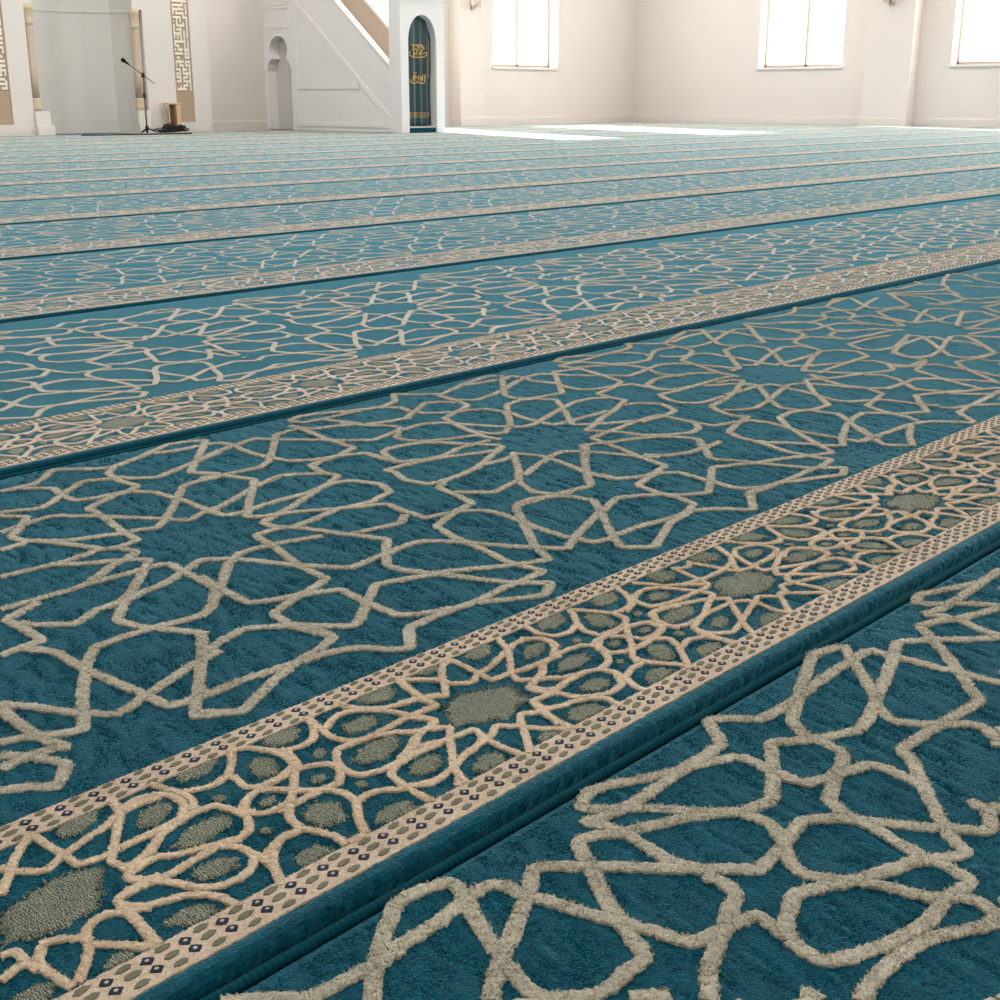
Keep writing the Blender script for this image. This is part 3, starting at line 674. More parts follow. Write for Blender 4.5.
def on_ribbons(L, w, dens):
    out = []
    for p in L:
        q = resample(soften(p, .006), .004)
        if q is None: continue
        d = np.diff(q, axis=0); ln = np.hypot(d[:, 0], d[:, 1]); tot = ln.sum(); m = int(tot*w*dens)
        if m < 1: continue
        seg = rng.integers(0, len(d), m); u = rng.uniform(0, 1, m); o = rng.uniform(-.5, .5, m)*w*1.02
        nx = np.stack([-d[seg, 1], d[seg, 0]], 1)/(ln[seg][:, None]+1e-9)
        out.append(q[seg]+d[seg]*u[:, None]+nx*o[:, None])
    return np.concatenate(out)
def merge(parts):
    V = []; F4 = []; F3 = []; nb = 0
    for v, fs in parts:
        for f in fs: (F4 if f.shape[1] == 4 else F3).append(f+nb)
        V.append(v); nb += len(v)
    F = ([np.concatenate(F4)] if F4 else [])+([np.concatenate(F3)] if F3 else [])
    return np.concatenate(V), F
def discs(C, z0, hgt, jit=0.):
    """low domed patches from closed outlines (all with the same count)"""
    n, m = len(C), C.shape[1]; ctr = C.mean(1, keepdims=True)
    if jit: C = ctr+(C-ctr)*(1+rng.normal(0, jit, (n, m, 1)))
    lo = np.concatenate([C, np.full((n, m, 1), z0)], 2); hi = np.concatenate([ctr+(C-ctr)*.86, np.full((n, m, 1), z0+hgt)], 2)
    top = np.concatenate([ctr, np.full((n, 1, 1), z0+hgt*1.15)], 2)
    V = np.concatenate([lo, hi, top], 1); b = (np.arange(n)*(2*m+1))[:, None]; i = np.arange(m)[None, :]; j = (np.arange(m)+1) % m; j = j[None, :]
    q = np.stack([b+i, b+j, b+m+j, b+m+i], 2).reshape(-1, 4); t = np.stack([b+m+i, b+m+j, np.broadcast_to(b+2*m, (n, m))], 2).reshape(-1, 3)
    return V.reshape(-1, 3), [q, t]

FL = -.0155                        # bare floor; the pile surface lies at z = 0
ZT = .014                          # top of the teal pile
XL, XR = -2.5, 23.84
FA, FB = .862, 2.178               # first and third rosette centre of the field
BA, BB = .347, 1.183               # medallion centres of the border
LEN = 1.197
FW, BW = .0123, .0073
left_of = lambda p: (.375+.505*(p[:, 1]+.58-.864))-p[:, 0]-.004
right_of = lambda p: p[:, 0]-(2.155+2.375*(p[:, 1]+.58-.848))-.004

def slab_mesh(name, x0, x1, length, fine, tight=0.):
    """pile slab with a plump rolled near edge"""
    prof = [(.0165, .001), (.0155, .006), (.0168, .0115), (.0195, .0150), (.0235, .0163), (.0290, .0160), (.0335, ZT+.0006), (.036, ZT)]
    prof = [(y-tight*max(0, 1-(y-.0155)/.0205), z) for y, z in prof]
    ys = list(np.linspace(.06, length-.05, 8)) if not fine else list(np.linspace(.05, length-.03, 60))
    prof += [(y, ZT) for y in ys]+[(length-.016, ZT), (length-.006, ZT-.0016), (length-.001, ZT-.006), (length, .001)]
    nx = 2 if not fine else 500
    xs = np.linspace(x0, x1, nx) if not fine else np.concatenate([np.linspace(x0, .1, 8)[:-1], np.linspace(.1, 5, 700), np.linspace(5, x1, 60)[1:]])
    pr = np.array(prof); n, m = len(xs), len(pr)
    V = np.empty((n, m, 3)); V[:, :, 0] = xs[:, None]; V[:, :, 1] = pr[None, :, 0]; V[:, :, 2] = pr[None, :, 1]
    if fine:
        V[:, 2:-2, 2] += rng.normal(0, .00035, (n, m-4)); V[:, 1:8, 1] += rng.normal(0, .0006, (n, 7))
    i = (np.arange(n-1)*m)[:, None]+np.arange(m-1)[None, :]; i = i.ravel()
    return arr_mesh(name, V.reshape(-1, 3), [np.stack([i, i+m, i+m+1, i+1], 1)], True)
def cord_mesh(x0, x1):
    bm = bmesh.new(); nseg = 220
    xs = np.linspace(x0, x1, nseg)
    tube(bm, [(x, .0068+.0006*math.sin(x*9), .0056) for x in xs], .0046, 8); fix(bm)
    m = bpy.data.meshes.new('binding_cord'); bm.to_mesh(m); bm.free(); return m
PER = .0285
def chain_cols(x0, x1, shift): 
    k0 = math.ceil((x0-.471-shift)/PER); k1 = math.floor((x1-.471-shift)/PER)
    return .471+shift+np.arange(k0, k1)*PER
def chain_strips(x0, x1, s, jit):
    out = []
    for y, w in ((.0505, .0335), (.2605, .0290)):
        p = np.array([[x0, y], [x1, y]]); q = resample(p, s); n = len(q)
        a = y-w/2+rng.normal(0, jit, n); b = y+w/2+rng.normal(0, jit, n)
        V = np.stack([np.column_stack([q[:, 0], a, np.full(n, ZT-.001)]), np.column_stack([q[:, 0], a+.0006, np.full(n, ZT+.0016)]),
                      np.column_stack([q[:, 0], b-.0006, np.full(n, ZT+.0016)]), np.column_stack([q[:, 0], b, np.full(n, ZT-.001)])], 1).reshape(-1, 3)
        i = ((np.arange(n-1)*4)[:, None]+np.arange(3)[None, :]).ravel()
        out.append((V, [np.stack([i, i+4, i+5, i+1], 1)]))
    return merge(out)
def outline(cx, cy, shape): return np.stack([cx[:, None]+shape[None, :, 0], cy+np.zeros((len(cx), 1))+shape[None, :, 1]], 2)
SQ = np.array([[math.cos(t)*(.0056 if i % 2 == 0 else .0044), math.sin(t)*(.0050 if i % 2 == 0 else .0040)] for i, t in enumerate(np.arange(8)*PI/4)])
DOT = np.array([[math.cos(t)*.0017, math.sin(t)*.0014] for t in np.arange(6)*PI/3])
LOZ = np.array([[-.0082, -.0008], [-.0038, .0032], [.0040, .0040], [.0084, .0008], [.0038, -.0032], [-.0040, -.0040]])
def chain_squares(x0, x1, sh, jit, kf=1.):
    cx = chain_cols(x0, x1, sh); zt = ZT+.0014
    return merge([discs(outline(cx, y, SQ*kf), zt, .0006, jit) for y in (.0462, .0572, .2560, .2668)])
def chain_dots(x0, x1, sh):
    cx = chain_cols(x0, x1, sh)
    return merge([discs(outline(cx, y, DOT), ZT+.0019, .0006) for y in (.0462, .0572, .2560, .2668)])
def chain_leaves(x0, x1, sh, jit, kf=1.):
    cx = chain_cols(x0, x1, sh)+PER/2; zt = ZT+.0014
    return merge([discs(outline(cx, y, LOZ*f*kf*.88), zt, .0009, jit) for y, f in ((.0405, .9), (.0515, 1), (.0615, .95), (.2510, .85), (.2612, .95), (.2708, .8))])
def tile_fills(x0, x1, shift):
    base = [f for f in FILLS]; w = BB-BA; out = []
    for f in base:
        c_ = f.mean(0)
        if not (BA-.004 <= c_[0] <= BB+.004): continue
        on = abs(c_[0]-BA) < .02 or abs(c_[0]-BB) < .02
        for n in range(math.floor((x0-shift-BA)/w)-1, math.ceil((x1-shift-BA)/w)+1):
            if on and n % 2: continue
            q = f.copy(); q[:, 0] = f[:, 0]+n*w if n % 2 == 0 else (BB-f[:, 0])+BA+n*w
            if n % 2: q = q[::-1]
            q[:, 0] += shift; q[:, 1] = np.clip(q[:, 1], .069, .246)
            if q[:, 0].min() > x0 and q[:, 0].max() < x1: out.append(q)
    return np.array(out)
def band_lines(x0, x1, sh, own=False):
    if own: return clipy(clipx(BAND, .25, BB)+tile(BAND, BA, BB, BB, x1, 0)+tile(BAND, BA, BB, x0, .25, 0), .062, .252)
    return clipy(tile(BAND, BA, BB, x0, x1, sh), .062, .252)
NEAR = lambda P, y0: P[(P[:, 0] > left_x(P[:, 1]+y0)-.05) & (P[:, 0] < right_x(P[:, 1]+y0)+.05)]
left_x = lambda y: .375+.505*(y-.864)
right_x = lambda y: 2.155+2.375*(y-.848)

ORD = ['first', 'second', 'third', 'fourth', 'fifth', 'sixth', 'seventh', 'eighth', 'ninth', 'tenth', 'eleventh', 'twelfth', 'thirteenth', 'fourteenth', 'fifteenth', 'last']
ROWG = 'teal prayer carpet strips laid in rows'
Y0 = [-.63, .58, 1.757, 3.03, 4.235]+[.58+1.21*k_ for k_ in range(4, 14)]+[17.52]
cache = {}
BOT0, BOTA, BOTM = 0.2764, 0.6702, -1.0717
def carpet(i):
    y0 = Y0[i]; nxt = Y0[i+1] if i+1 < len(Y0) else 17.98
    length = nxt-y0-(.002 if i == 0 else .010 if i < 5 else .002) if i+1 < len(Y0) else 17.92-y0
    lab = {0: 'nearest teal carpet strip filling the bottom right corner, big beige star lattice',
           1: 'second teal carpet strip from the camera, sharp cream bordered band crossing the lower left',
           15: 'last narrow teal carpet strip against the far white wall'}.get(i, '%s teal carpet strip counted from the camera, beige lattice and cream band' % ORD[i])
    root = thing('prayer_carpet', lab, 'carpet', (0, y0, FL), ROWG)
    near = i <= 1; mid = i == 2
    def put(name, key, fn, mat):
        if key not in cache:
            v, f = fn(); cache[key] = arr_mesh(name, v, f, False); cache[key].materials.append(mat)
        return obj(name, cache[key], None, root)
    tp = slab_mesh('teal_pile', XL, XR, length, near, .012 if i >= 6 else 0)
    if near:
        P = np.column_stack([rng.uniform(.2, 2.9, 620000), rng.uniform(.04, length-.012, 620000)])
        P = NEAR(P, y0); P = P[(P[:, 1]+y0 > BOTA+(P[:, 0]-BOT0)*BOTM-.08)]
        dist = np.hypot(P[:, 0], P[:, 1]+y0); P = P[rng.uniform(0, 1, len(P)) < np.clip((2.7-dist)/1.7, 0, 1)]
        tv, tf = tufts(P, ZT-.0006, .0008, .0014, .0021, .8)
        old = np.empty(len(tp.vertices)*3, np.float32); tp.vertices.foreach_get('co', old)
        fq = np.empty(len(tp.loops), np.int32); tp.loops.foreach_get('vertex_index', fq)
        v, f = merge([(old.reshape(-1, 3), [fq.reshape(-1, 4)]), (tv, [tf])]); tp = arr_mesh('teal_pile', v, f, False)
    obj('teal_pile', tp, M['teal'], root)
    if 'cord' not in cache: cache['cord'] = cord_mesh(XL, XR); cache['cord'].materials.append(M['cord'])
    if i < 6: obj('binding_cord', cache['cord'], None, root)
    # field
    sh = {2: .736, 3: 1.44, 4: .35}.get(i, 0)
    gen = lambda: clipy(tile(FIELD, FA, FB, XL+.05, XR-.02, sh), .285, min(1.168, length-.012))
    if i == 0:
        def fn():
            a = clipy(FRONT, .3, length-.003)
            bot = lambda p: (BOTA+(p[:, 0]-BOT0)*BOTM)-(p[:, 1]+y0)-.004
            g = gen(); ext = half(g, bot)+half(half(g, lambda p: -bot(p)), lambda p: p[:, 0]-right_x(p[:, 1]+y0)-.004)
            t = on_ribbons(a, FW, 230000); tv, tf = tufts(t, ZT+.0010, .0012, .0026, .0013)
            return merge([ribbons(a, FW, .0032, ZT-.001, .0030, .13, .010, .0003), (tv, [tf]), ribbons(ext, FW, .02, ZT-.001, .004)])
        put('star_lattice', 'f0', fn, M['beige'])
    elif i == 1:
        def fn():
            a = clipy(FIELD, .282, length-.012); g = clipy(tile(FIELD, FA, FB, XL+.05, XR-.02, 0), .285, 1.16)
            ext = half(g, left_of)+half(g, right_of)
            t = NEAR(on_ribbons(a, FW, 200000), y0); tv, tf = tufts(t, ZT+.0010, .0012, .0024, .0013)
            return merge([ribbons(a, FW, .0036, ZT-.001, .0030, .13, .008, .0003), (tv, [tf]), ribbons(ext, FW, .02, ZT-.001, .004)])
        put('star_lattice', 'f1', fn, M['beige'])
    elif i < 15:
        put('star_lattice', ('f', sh), lambda: ribbons(gen(), FW-(0 if mid else .0015 if i < 5 else .0028), .012 if mid else .025, ZT-.001, .0028 if mid else .0020, .06 if mid else 0, .006), M['beige'])
    # border band
    bs = {2: -.062, 3: .1, 4: -.1}.get(i, 0)
    key = 1 if near else (2 if mid else 3); s = {1: .003, 2: .008, 3: .016}[key]; jt = {1: .12, 2: .08, 3: 0}[key]
    sfx = (key, bs)
    def cfz():
        base = chain_strips(XL+.01, XR-.01, .004, .0005)
        P = np.concatenate([np.column_stack([rng.uniform(.2, 2.2, 34000), c_+rng.uniform(-.5, .5, 34000)*w_]) for c_, w_ in ((.0505, .0345), (.2605, .0300))])
        tv, tf = tufts(NEAR(P, y0), ZT+.0009, .0007, .0013, .0011, .6); return merge([base, (tv, [tf])])
    put('chain_strip', ('cs', sfx, i if near else 9), cfz if i == 1 else lambda: chain_strips(XL+.01, XR-.01, {1: .004, 2: .02, 3: .5}[key], {1: .0005, 2: .0004, 3: 0}[key]), M['cream'])
    put('chain_square', ('cq', sfx), lambda: chain_squares(XL+.1, XR-.1, bs, .06 if near else 0, .72 if key == 3 else 1), M['navy'])
    if near or mid: put('chain_square_centre', ('cd', sfx), lambda: chain_dots(XL+.1, XR-.1, bs), M['cream'])
    put('chain_leaf', ('cl', sfx), lambda: chain_leaves(XL+.1, XR-.1, bs, .07 if near else 0, .75 if key == 3 else 1), M['sage2'])
    def bl():
        L = band_lines(XL+.02, XR-.02, bs, near)
        if not near: return ribbons(L, BW, s, ZT-.001, .0026 if mid else .002, jt, .003)
        inn = [p for p in L if 0 < p[:, 0].mean() < 2.2]; out = [p for p in L if not 0 < p[:, 0].mean() < 2.2]
        t = NEAR(on_ribbons(inn, BW, 380000), y0); tv, tf = tufts(t, ZT+.0011, .0009, .0018, .0013, .5)
        return merge([ribbons(inn, BW, s, ZT-.001, .0030, jt, .004, .0003), (tv, [tf]), ribbons(out, BW, .012, ZT-.001, .0036)])
    put('border_lattice', ('bl', sfx, i if near else 9), bl, M['cream_yarn' if i == 1 else 'cream'])
    def bf():
        C = tile_fills(XL+.1, XR-.1, bs); ctr = C.mean(1, keepdims=True)
        if key == 3: return discs(ctr+(C-ctr)*.8, ZT-.0005, .0014)
        n_, m_ = C.shape[:2]; u_ = np.linspace(0, m_, 43)[:-1]; i0 = u_.astype(int); t_ = (u_-i0)[None, :, None]
        C = C[:, i0]*(1-t_)+C[:, (i0+1) % m_]*t_
        C = ctr+(C-ctr)*1.06*(1+.07*rng.normal(0, 1, (n_, 14, 1)).repeat(3, 1))
        out = [discs(C, ZT-.0005, .0018, .07)]
        if near:
            for c_ in C:
                cc = c_.mean(0)
                if not (left_x(cc[1]+y0)-.1 < cc[0] < min(2.2, right_x(cc[1]+y0)+.1)): continue
                A_ = abs(np.sum(c_[:, 0]*np.roll(c_[:, 1], -1)-np.roll(c_[:, 0], -1)*c_[:, 1]))/2; m = int(A_*230000)+6
                k_ = rng.integers(0, len(c_), m); P_ = cc+(c_[k_]-cc)*np.sqrt(rng.uniform(0, 1.06, m))[:, None]
                tv, tf = tufts(P_, ZT+.0004, .0010, .0021, .0013, .9); out.append((tv, [tf]))
        return merge(out)
    put('petal_fill', ('bf', sfx, i if near else 9), bf, M['sage'])
    return root
for i in range(16): carpet(i)

# ------------------------------------------------------------------ room shell
WY, WX = 18.3, 23.9
CZ = 6.2
bm = boxes((-4, 24.6, -5, 19.6, -.14, FL)); struct(obj('floor', bm, M['floor']))
ul = obj('underlay', boxes((XL, 23.88, -.7, 18.0, FL, FL+.0012)), M['underlay']); struct(ul)
ul.name = 'floor_underlay'
def wall_openings(axis, pos, thick, a0, a1, z1, ops):
    """wall slab along an axis with rectangular openings (a, b, zlo, zhi)"""
    bm = bmesh.new(); ops = sorted(ops); cur = a0
    def bx(p, q, zl, zh):
        if q-p < 1e-4 or zh-zl < 1e-4: return
        if axis == 'x': box(bm, p, q, pos, pos+thick, zl, zh)
        else: box(bm, pos, pos+thick, p, q, zl, zh)
    for a, b, zl, zh in ops:
        bx(cur, a, FL, z1); (bx(a, b, FL, zl) if zl > 0 else None); bx(a, b, zh, z1); cur = b
    bx(cur, a1, FL, z1); return bm
SILL, HEAD = 1.085, 5.4
WQ = [(19.41, 21.35), (15.53, 17.47)]
WR = [(13.26, 15.14), (9.17, 11.05), (5.08, 6.96), (.99, 2.87), (-3.1, -1.22)]
NICHE = (9.72, 11.40)
struct(obj('wall_qibla', wall_openings('x', WY, .36, -4, 24.26, CZ, [(a, b, SILL, HEAD) for a, b in WQ]+[(8.45, 12.6, 0, 4.6)]), M['wall']))
struct(obj('wall_right', wall_openings('y', WX, .36, -5, WY, CZ, [(a, b, SILL, HEAD) for a, b in WR]), M['wall']))
struct(obj('wall_left', boxes((-4.2, -4, -5, WY, FL, CZ)), M['wall']))
struct(obj('wall_back', boxes((-4.2, 24.26, -5.2, -5, FL, CZ)), M['wall']))
struct(obj('ceiling', boxes((-4.2, 24.26, -5.2, 19.6, CZ, CZ+.2)), M['wall2']))
def baseboard(name, *segs):
    bm = bmesh.new()
    for s_ in segs: box(bm, *s_, bev=.004)
    struct(obj(name, bm, M['trim']))
BH = .135
baseboard('baseboard_qibla', (12.62, 13.85, WY-.022, WY, FL, BH), (14.75, 18.21, WY-.022, WY, FL, BH), (18.86, WX, WY-.022, WY, FL, BH), (-4, 8.4, WY-.022, WY, FL, BH))
baseboard('baseboard_right', (WX-.022, WX, 12.66, WY, FL, BH), (WX-.022, WX, -5, 11.69, FL, BH))
# shallow pilasters
pl = bmesh.new(); box(pl, 18.21, 18.86, 18.0, WY, FL, CZ, bev=.006); box(pl, 18.195, 18.875, 17.98, WY, FL, BH, bev=.004); struct(obj('trim_1', pl, M['wall']))
pl = bmesh.new(); box(pl, 23.6, WX, 11.69, 12.62, FL, CZ, bev=.006); box(pl, 23.58, WX, 11.675, 12.635, FL, BH, bev=.004); struct(obj('trim_2', pl, M['wall']))
# windows: two tall panes set back in a plain reveal
def window(name, axis, a, b):
    D = .25; m = (a+b)/2
    fr = bmesh.new(); gl = bmesh.new(); sl = bmesh.new()
    def bx(t, p, q, d0, d1, z0, z1, bev=0):
        if axis == 'x': box(t, p, q, WY+d0, WY+d1, z0, z1, bev=bev)
        else: box(t, WX+d0, WX+d1, p, q, z0, z1, bev=bev)
    f = .035
    bx(fr, a, a+f, D, D+.05, SILL, HEAD); bx(fr, b-f, b, D, D+.05, SILL, HEAD); bx(fr, m-f*.8, m+f*.8, D, D+.05, SILL, HEAD)
    bx(fr, a, b, D, D+.05, SILL, SILL+.05); bx(fr, a, b, D, D+.05, HEAD-.05, HEAD); bx(fr, a, b, D+.005, D+.045, 3.6, 3.65)
    bx(gl, a+.02, b-.02, D+.02, D+.026, SILL+.02, HEAD-.02)
    bx(sl, a-.03, b+.03, -.03, D, SILL-.045, SILL, .006)
    o = obj(name, fr, M['frame']); struct(o)
    obj('window_pane', gl, M['glass'], o); obj('window_sill', sl, M['trim'], o)
for n, (a, b) in enumerate(WQ): window('window_%d' % (n+1), 'x', a, b)
for n, (a, b) in enumerate(WR): window('window_%d' % (n+3), 'y', a, b)

# ------------------------------------------------------------------ mihrab (prayer niche)
mh = thing('mihrab', 'white prayer niche with tan engaged columns and carved lattice strips', 'prayer niche', ((NICHE[0]+NICHE[1])/2, 18.0, 0))
MX, MY = mh.location.x, mh.location.y
def inm(bm): bmesh.ops.translate(bm, verts=bm.verts[:], vec=(-MX, -MY, 0)); return fix(bm)
# semi-octagonal niche shell
pts = [(NICHE[0], 18.06), (NICHE[0]+.02, 18.30), (NICHE[0]+.12, 18.60), (NICHE[0]+.42, 18.80), (MX, 18.86), (NICHE[1]-.42, 18.80), (NICHE[1]-.12, 18.60), (NICHE[1]-.02, 18.30), (NICHE[1], 18.06)]
bm = bmesh.new()
for z0, z1 in ((FL, 1.73), (1.73, 1.75), (1.75, 3.0)):
    off = .012 if z0 == 1.73 else 0
    P = [Vector((x, y)) for x, y in pts]; c0 = Vector((MX, 18.0))
    inner = [(p-(p-c0).normalized()*off) for p in P]; outer = [c0+(p-c0)*1.06 for p in P]
    for a_, b_, c_, d_ in zip(inner, inner[1:], outer[1:], outer):
        lo = [bm.verts.new((q.x, q.y, z0)) for q in (a_, b_, c_, d_)]; hi = [bm.verts.new((q.x, q.y, z1)) for q in (a_, b_, c_, d_)]
        bm.faces.new(lo[::-1]); bm.faces.new(hi)
        for i_ in range(4): bm.faces.new((lo[i_], lo[(i_+1) % 4], hi[(i_+1) % 4], hi[i_]))
obj('niche_shell', inm(bm), M['niche'], mh)
bm = boxes((8.45, 12.6, 18.96, 19.1, FL, 4.6), (8.45, 8.6, 18.3, 18.96, FL, 4.6), (12.45, 12.6, 18.3, 18.96, FL, 4.6), (8.6, 12.45, 18.3, 18.96, 3.02, 3.15))
obj('back_masonry', inm(bm), M['wall2'], mh)
for side, (x0, x1, cx) in {'l': (8.45, NICHE[0], 9.65), 'r': (NICHE[1], 12.6, 11.345)}.items():
    g = -1 if side == 'l' else 1
    # pier with a notch for the engaged column
    nx0, nx1 = (9.58, NICHE[0]) if side == 'l' else (NICHE[1]-.10, 11.46)
    px0, px1 = (8.45, 9.58) if side == 'l' else (11.46, 12.6)
    sx0, sx1 = (8.93, 9.26) if side == 'l' else (11.965, 12.285)
    bm = bmesh.new()
    box(bm, px0, sx0, 18.0, 18.3, FL, 3.1); box(bm, sx1, px1, 18.0, 18.3, FL, 3.1); box(bm, sx0, sx1, 18.0, 18.3, FL, .145); box(bm, sx0, sx1, 18.03, 18.3, .145, 3.1)
    if side == 'l': box(bm, nx0, nx1-.01, 18.13, 18.3, .3, 1.76)
    box(bm, nx0, nx1, 18.0, 18.13, FL, .32); box(bm, nx0, nx1, 18.0, 18.13, 1.76, 3.1)
    box(bm, nx0-(0 if side == 'l' else .06), nx1+(.13 if side == 'l' else 0), 17.93, 18.06, FL, .125, bev=.006)
    box(bm, nx0-(0 if side == 'l' else .06), nx1+(.09 if side == 'l' else 0), 17.955, 18.06, .12, .325, bev=.006)
    obj('pier', inm(bm), M['wall2'], mh)
    bm = bmesh.new()
    lathe(bm, [(.062, .5), (.056, .9), (.056, 1.48), (.062, 1.5)], (cx, 18.05, 0)); cl = obj('column_shaft', inm(bm), M['stone'], mh)
    bm = bmesh.new(); lathe(bm, [(.074, .325), (.074, .385), (.066, .40), (.072, .43), (.062, .46), (.068, .48), (.062, .505)], (cx, 18.05, 0)); obj('column_base', inm(bm), M['stone'], cl)
    bm = bmesh.new(); lathe(bm, [(.06, 1.49), (.068, 1.5), (.068, 1.52), (.062, 1.54), (.068, 1.60), (.080, 1.69), (.085, 1.70), (.085, 1.755)], (cx, 18.05, 0)); obj('column_capital', inm(bm), M['stone'], cl)
    # carved strip: tan ground, plain panel below, white kufic-like meander above
    bm = bmesh.new(); box(bm, sx0, sx1, 18.018, 18.031, .145, 3.1); pn = obj('carved_strip', inm(bm), M['tan'], mh)
    bm = bmesh.new(); u = (sx1-sx0)/11; zz = .64
    rs = random.Random(5 if side == 'l' else 9)
    GX, GZ = 11, int((3.0-.62)/u)
    cells = [[False]*GX for _ in range(GZ)]
    for r_ in range(0, GZ, 2):
        for c_ in range(1, GX-1, 2):
            if rs.random() < .93:
                cells[r_][c_] = True
                dr, dc = rs.choice(((1, 0), (0, 1), (0, -1), (1, 0)))
                if 0 <= r_+dr < GZ and 0 < c_+dc < GX-1: cells[r_+dr][c_+dc] = True
                if rs.random() < .35 and c_+1 < GX-1: cells[r_][c_+1] = True
    for r_ in range(GZ):
        c_ = 0
        while c_ < GX:
            if cells[r_][c_]:
                e_ = c_
                while e_+1 < GX and cells[r_][e_+1]: e_ += 1
                box(bm, sx0+(c_+.08)*u, sx0+(e_+.92)*u, 18.004, 18.02, .62+(r_-.06)*u, .62+(r_+1.06)*u); c_ = e_+1
            else: c_ += 1
    obj('lattice_inlay', inm(bm), M['inlay'], pn)
bm = bmesh.new(); box(bm, 8.45, 12.6, 18.0, 18.3, 3.1, 4.6); obj('head_panel', inm(bm), M['wall2'], mh)
# carpet in the niche
tag(obj('niche_rug', boxes((9.95, 11.15, 18.1, 18.5, FL, -.003), bev=.004), M['edge']), 'small teal rug lying on the floor of the prayer niche', 'rug')

# ------------------------------------------------------------------ pulpit (minbar)
SX = 13.9; ZB = .0035
mb = thing('pulpit', 'white stepped mosque pulpit with sloping balustrade and keyhole doorway', 'pulpit', (14.25, 16.6, ZB))
BX, BY = 14.25, 16.6
def inb(bm): bmesh.ops.translate(bm, verts=bm.verts[:], vec=(-BX, -BY, -ZB)); return fix(bm)
slope = lambda y: .849+.802*(y-15.142)
YP0, YP1 = 17.50, 18.295           # tall rear post
def side_wall(x0, x1): 
    bm = bmesh.new(); prism(bm, [(15.10, ZB), (YP0, ZB), (YP0, slope(YP0)), (15.10, slope(15.10))], 'x', x0, x1); return bm
obj('side_wall', inb(side_wall(SX, SX+.1)), M['marble'], mb)
obj('far_side_wall', inb(side_wall(14.58, 14.68)), M['bal'], mb)
def rail(x0, x1):
    bm = bmesh.new(); prism(bm, [(15.10, slope(15.1)-.0), (15.10, slope(15.1)+.045), (YP0, slope(YP0)+.045), (YP0, slope(YP0))], 'x', x0, x1); return bm
obj('handrail', inb(rail(SX-.012, SX+.112)), M['trim'], mb); obj('handrail', inb(rail(14.57, 14.69)), M['trim'], mb)
# raised mouldings on the side wall
def strip(bm, a, b, w, x=SX, t=.012):
    a = Vector(a); b = Vector(b); d = (b-a).normalized(); n = Vector((-d.y, d.x))*w/2
    prism(bm, [tuple(a+n), tuple(b+n), tuple(b-n), tuple(a-n)], 'x', x-t, x+.002)
bm = bmesh.new()
strip(bm, (17.40, 1.93), (15.12, .10), .085); strip(bm, (17.42, .10), (15.12, .10), .06); strip(bm, (17.45, .07), (17.45, 2.0), .07)
strip(bm, (17.42, .68), (15.93, .68), .085)
obj('side_moulding', inb(bm), M['marble'], mb)
# rear post with keyhole doorway
KY, kr = 17.91, .0
def keyhole():
    P = [(KY-.31, ZB), (KY-.31, .91), (KY-.325, .915), (KY-.325, .945), (KY-.31, .95), (KY-.28, 1.05), (KY-.19, 1.115)]
    for t in np.linspace(-40, 220, 22):
        a = R(t); P.append((KY-.235*math.cos(a), 1.25+.205*math.sin(a)*(1.05 if math.sin(a) > 0 else 1)))
    P += [(2*KY-y, z) for y, z in P[:7][::-1]]
    return P
bm = bmesh.new(); kp = keyhole(); n = len(kp)
rect_top = 2.9
# face built as strips between the outline and the post sides, then its reveal
front = [bm.verts.new((SX, y, z)) for y, z in kp]; back = [bm.verts.new((SX+.18, y, z)) for y, z in kp]
for i_ in range(n-1): bm.faces.new((front[i_], front[i_+1], back[i_+1], back[i_]))
h_ = n//2
Lo = [bm.verts.new((SX, YP0, z)) for y, z in kp[:h_]]; Hi = [bm.verts.new((SX, YP1, z)) for y, z in kp[h_:]]
for i_ in range(h_-1):
    try: bm.faces.new((Lo[i_], Lo[i_+1], front[i_+1], front[i_]))
    except ValueError: pass
for i_ in range(len(Hi)-1):
    try: bm.faces.new((front[h_+i_], front[h_+i_+1], Hi[i_+1], Hi[i_]))
    except ValueError: pass
T0 = bm.verts.new((SX, YP0, rect_top)); T1 = bm.verts.new((SX, YP1, rect_top))
bm.faces.new((Lo[-1], T0, T1, Hi[0], front[h_], front[h_-1]))
box(bm, SX+.001, 14.68, YP0, YP0+.04, ZB, rect_top); box(bm, SX+.001, 14.68, YP1-.012, YP1, ZB, rect_top); box(bm, 14.6, 14.68, YP0, YP1, ZB, rect_top); box(bm, SX+.001, 14.68, YP0, YP1, rect_top, rect_top+.06); box(bm, SX+.13, 14.6, YP0+.02, YP1-.02, 1.7, 1.78)
obj('keyhole_post', inb(bm), M['marble'], mb)
obj('keyhole_back', inb(boxes((SX+.18, SX+.21, YP0+.042, YP1-.014, ZB, 1.69))), plain('shaded_plaster', lin(206, 198, 193), .7, .02), mb)  # plaster back of the recess, its shade put into a darker grey-beige colour
bm = bmesh.new()
for za, zb in ((1.60, 1.89), (1.95, 2.3)):
    for a_, b_ in (((17.60, za), (18.20, za)), ((17.60, zb), (18.20, zb)), ((17.60, za), (17.60, zb)), ((18.20, za), (18.20, zb))): strip(bm, a_, b_, .03, t=.01)
obj('post_moulding', inb(bm), M['marble'], mb)
# steps between the side walls
bm = bmesh.new()
for s_ in range(8): box(bm, SX+.1, 14.58, 15.2+s_*.28, YP0, ZB+s_*.2, ZB+(s_+1)*.2)
obj('stairs', inb(bm), M['bal'], mb)
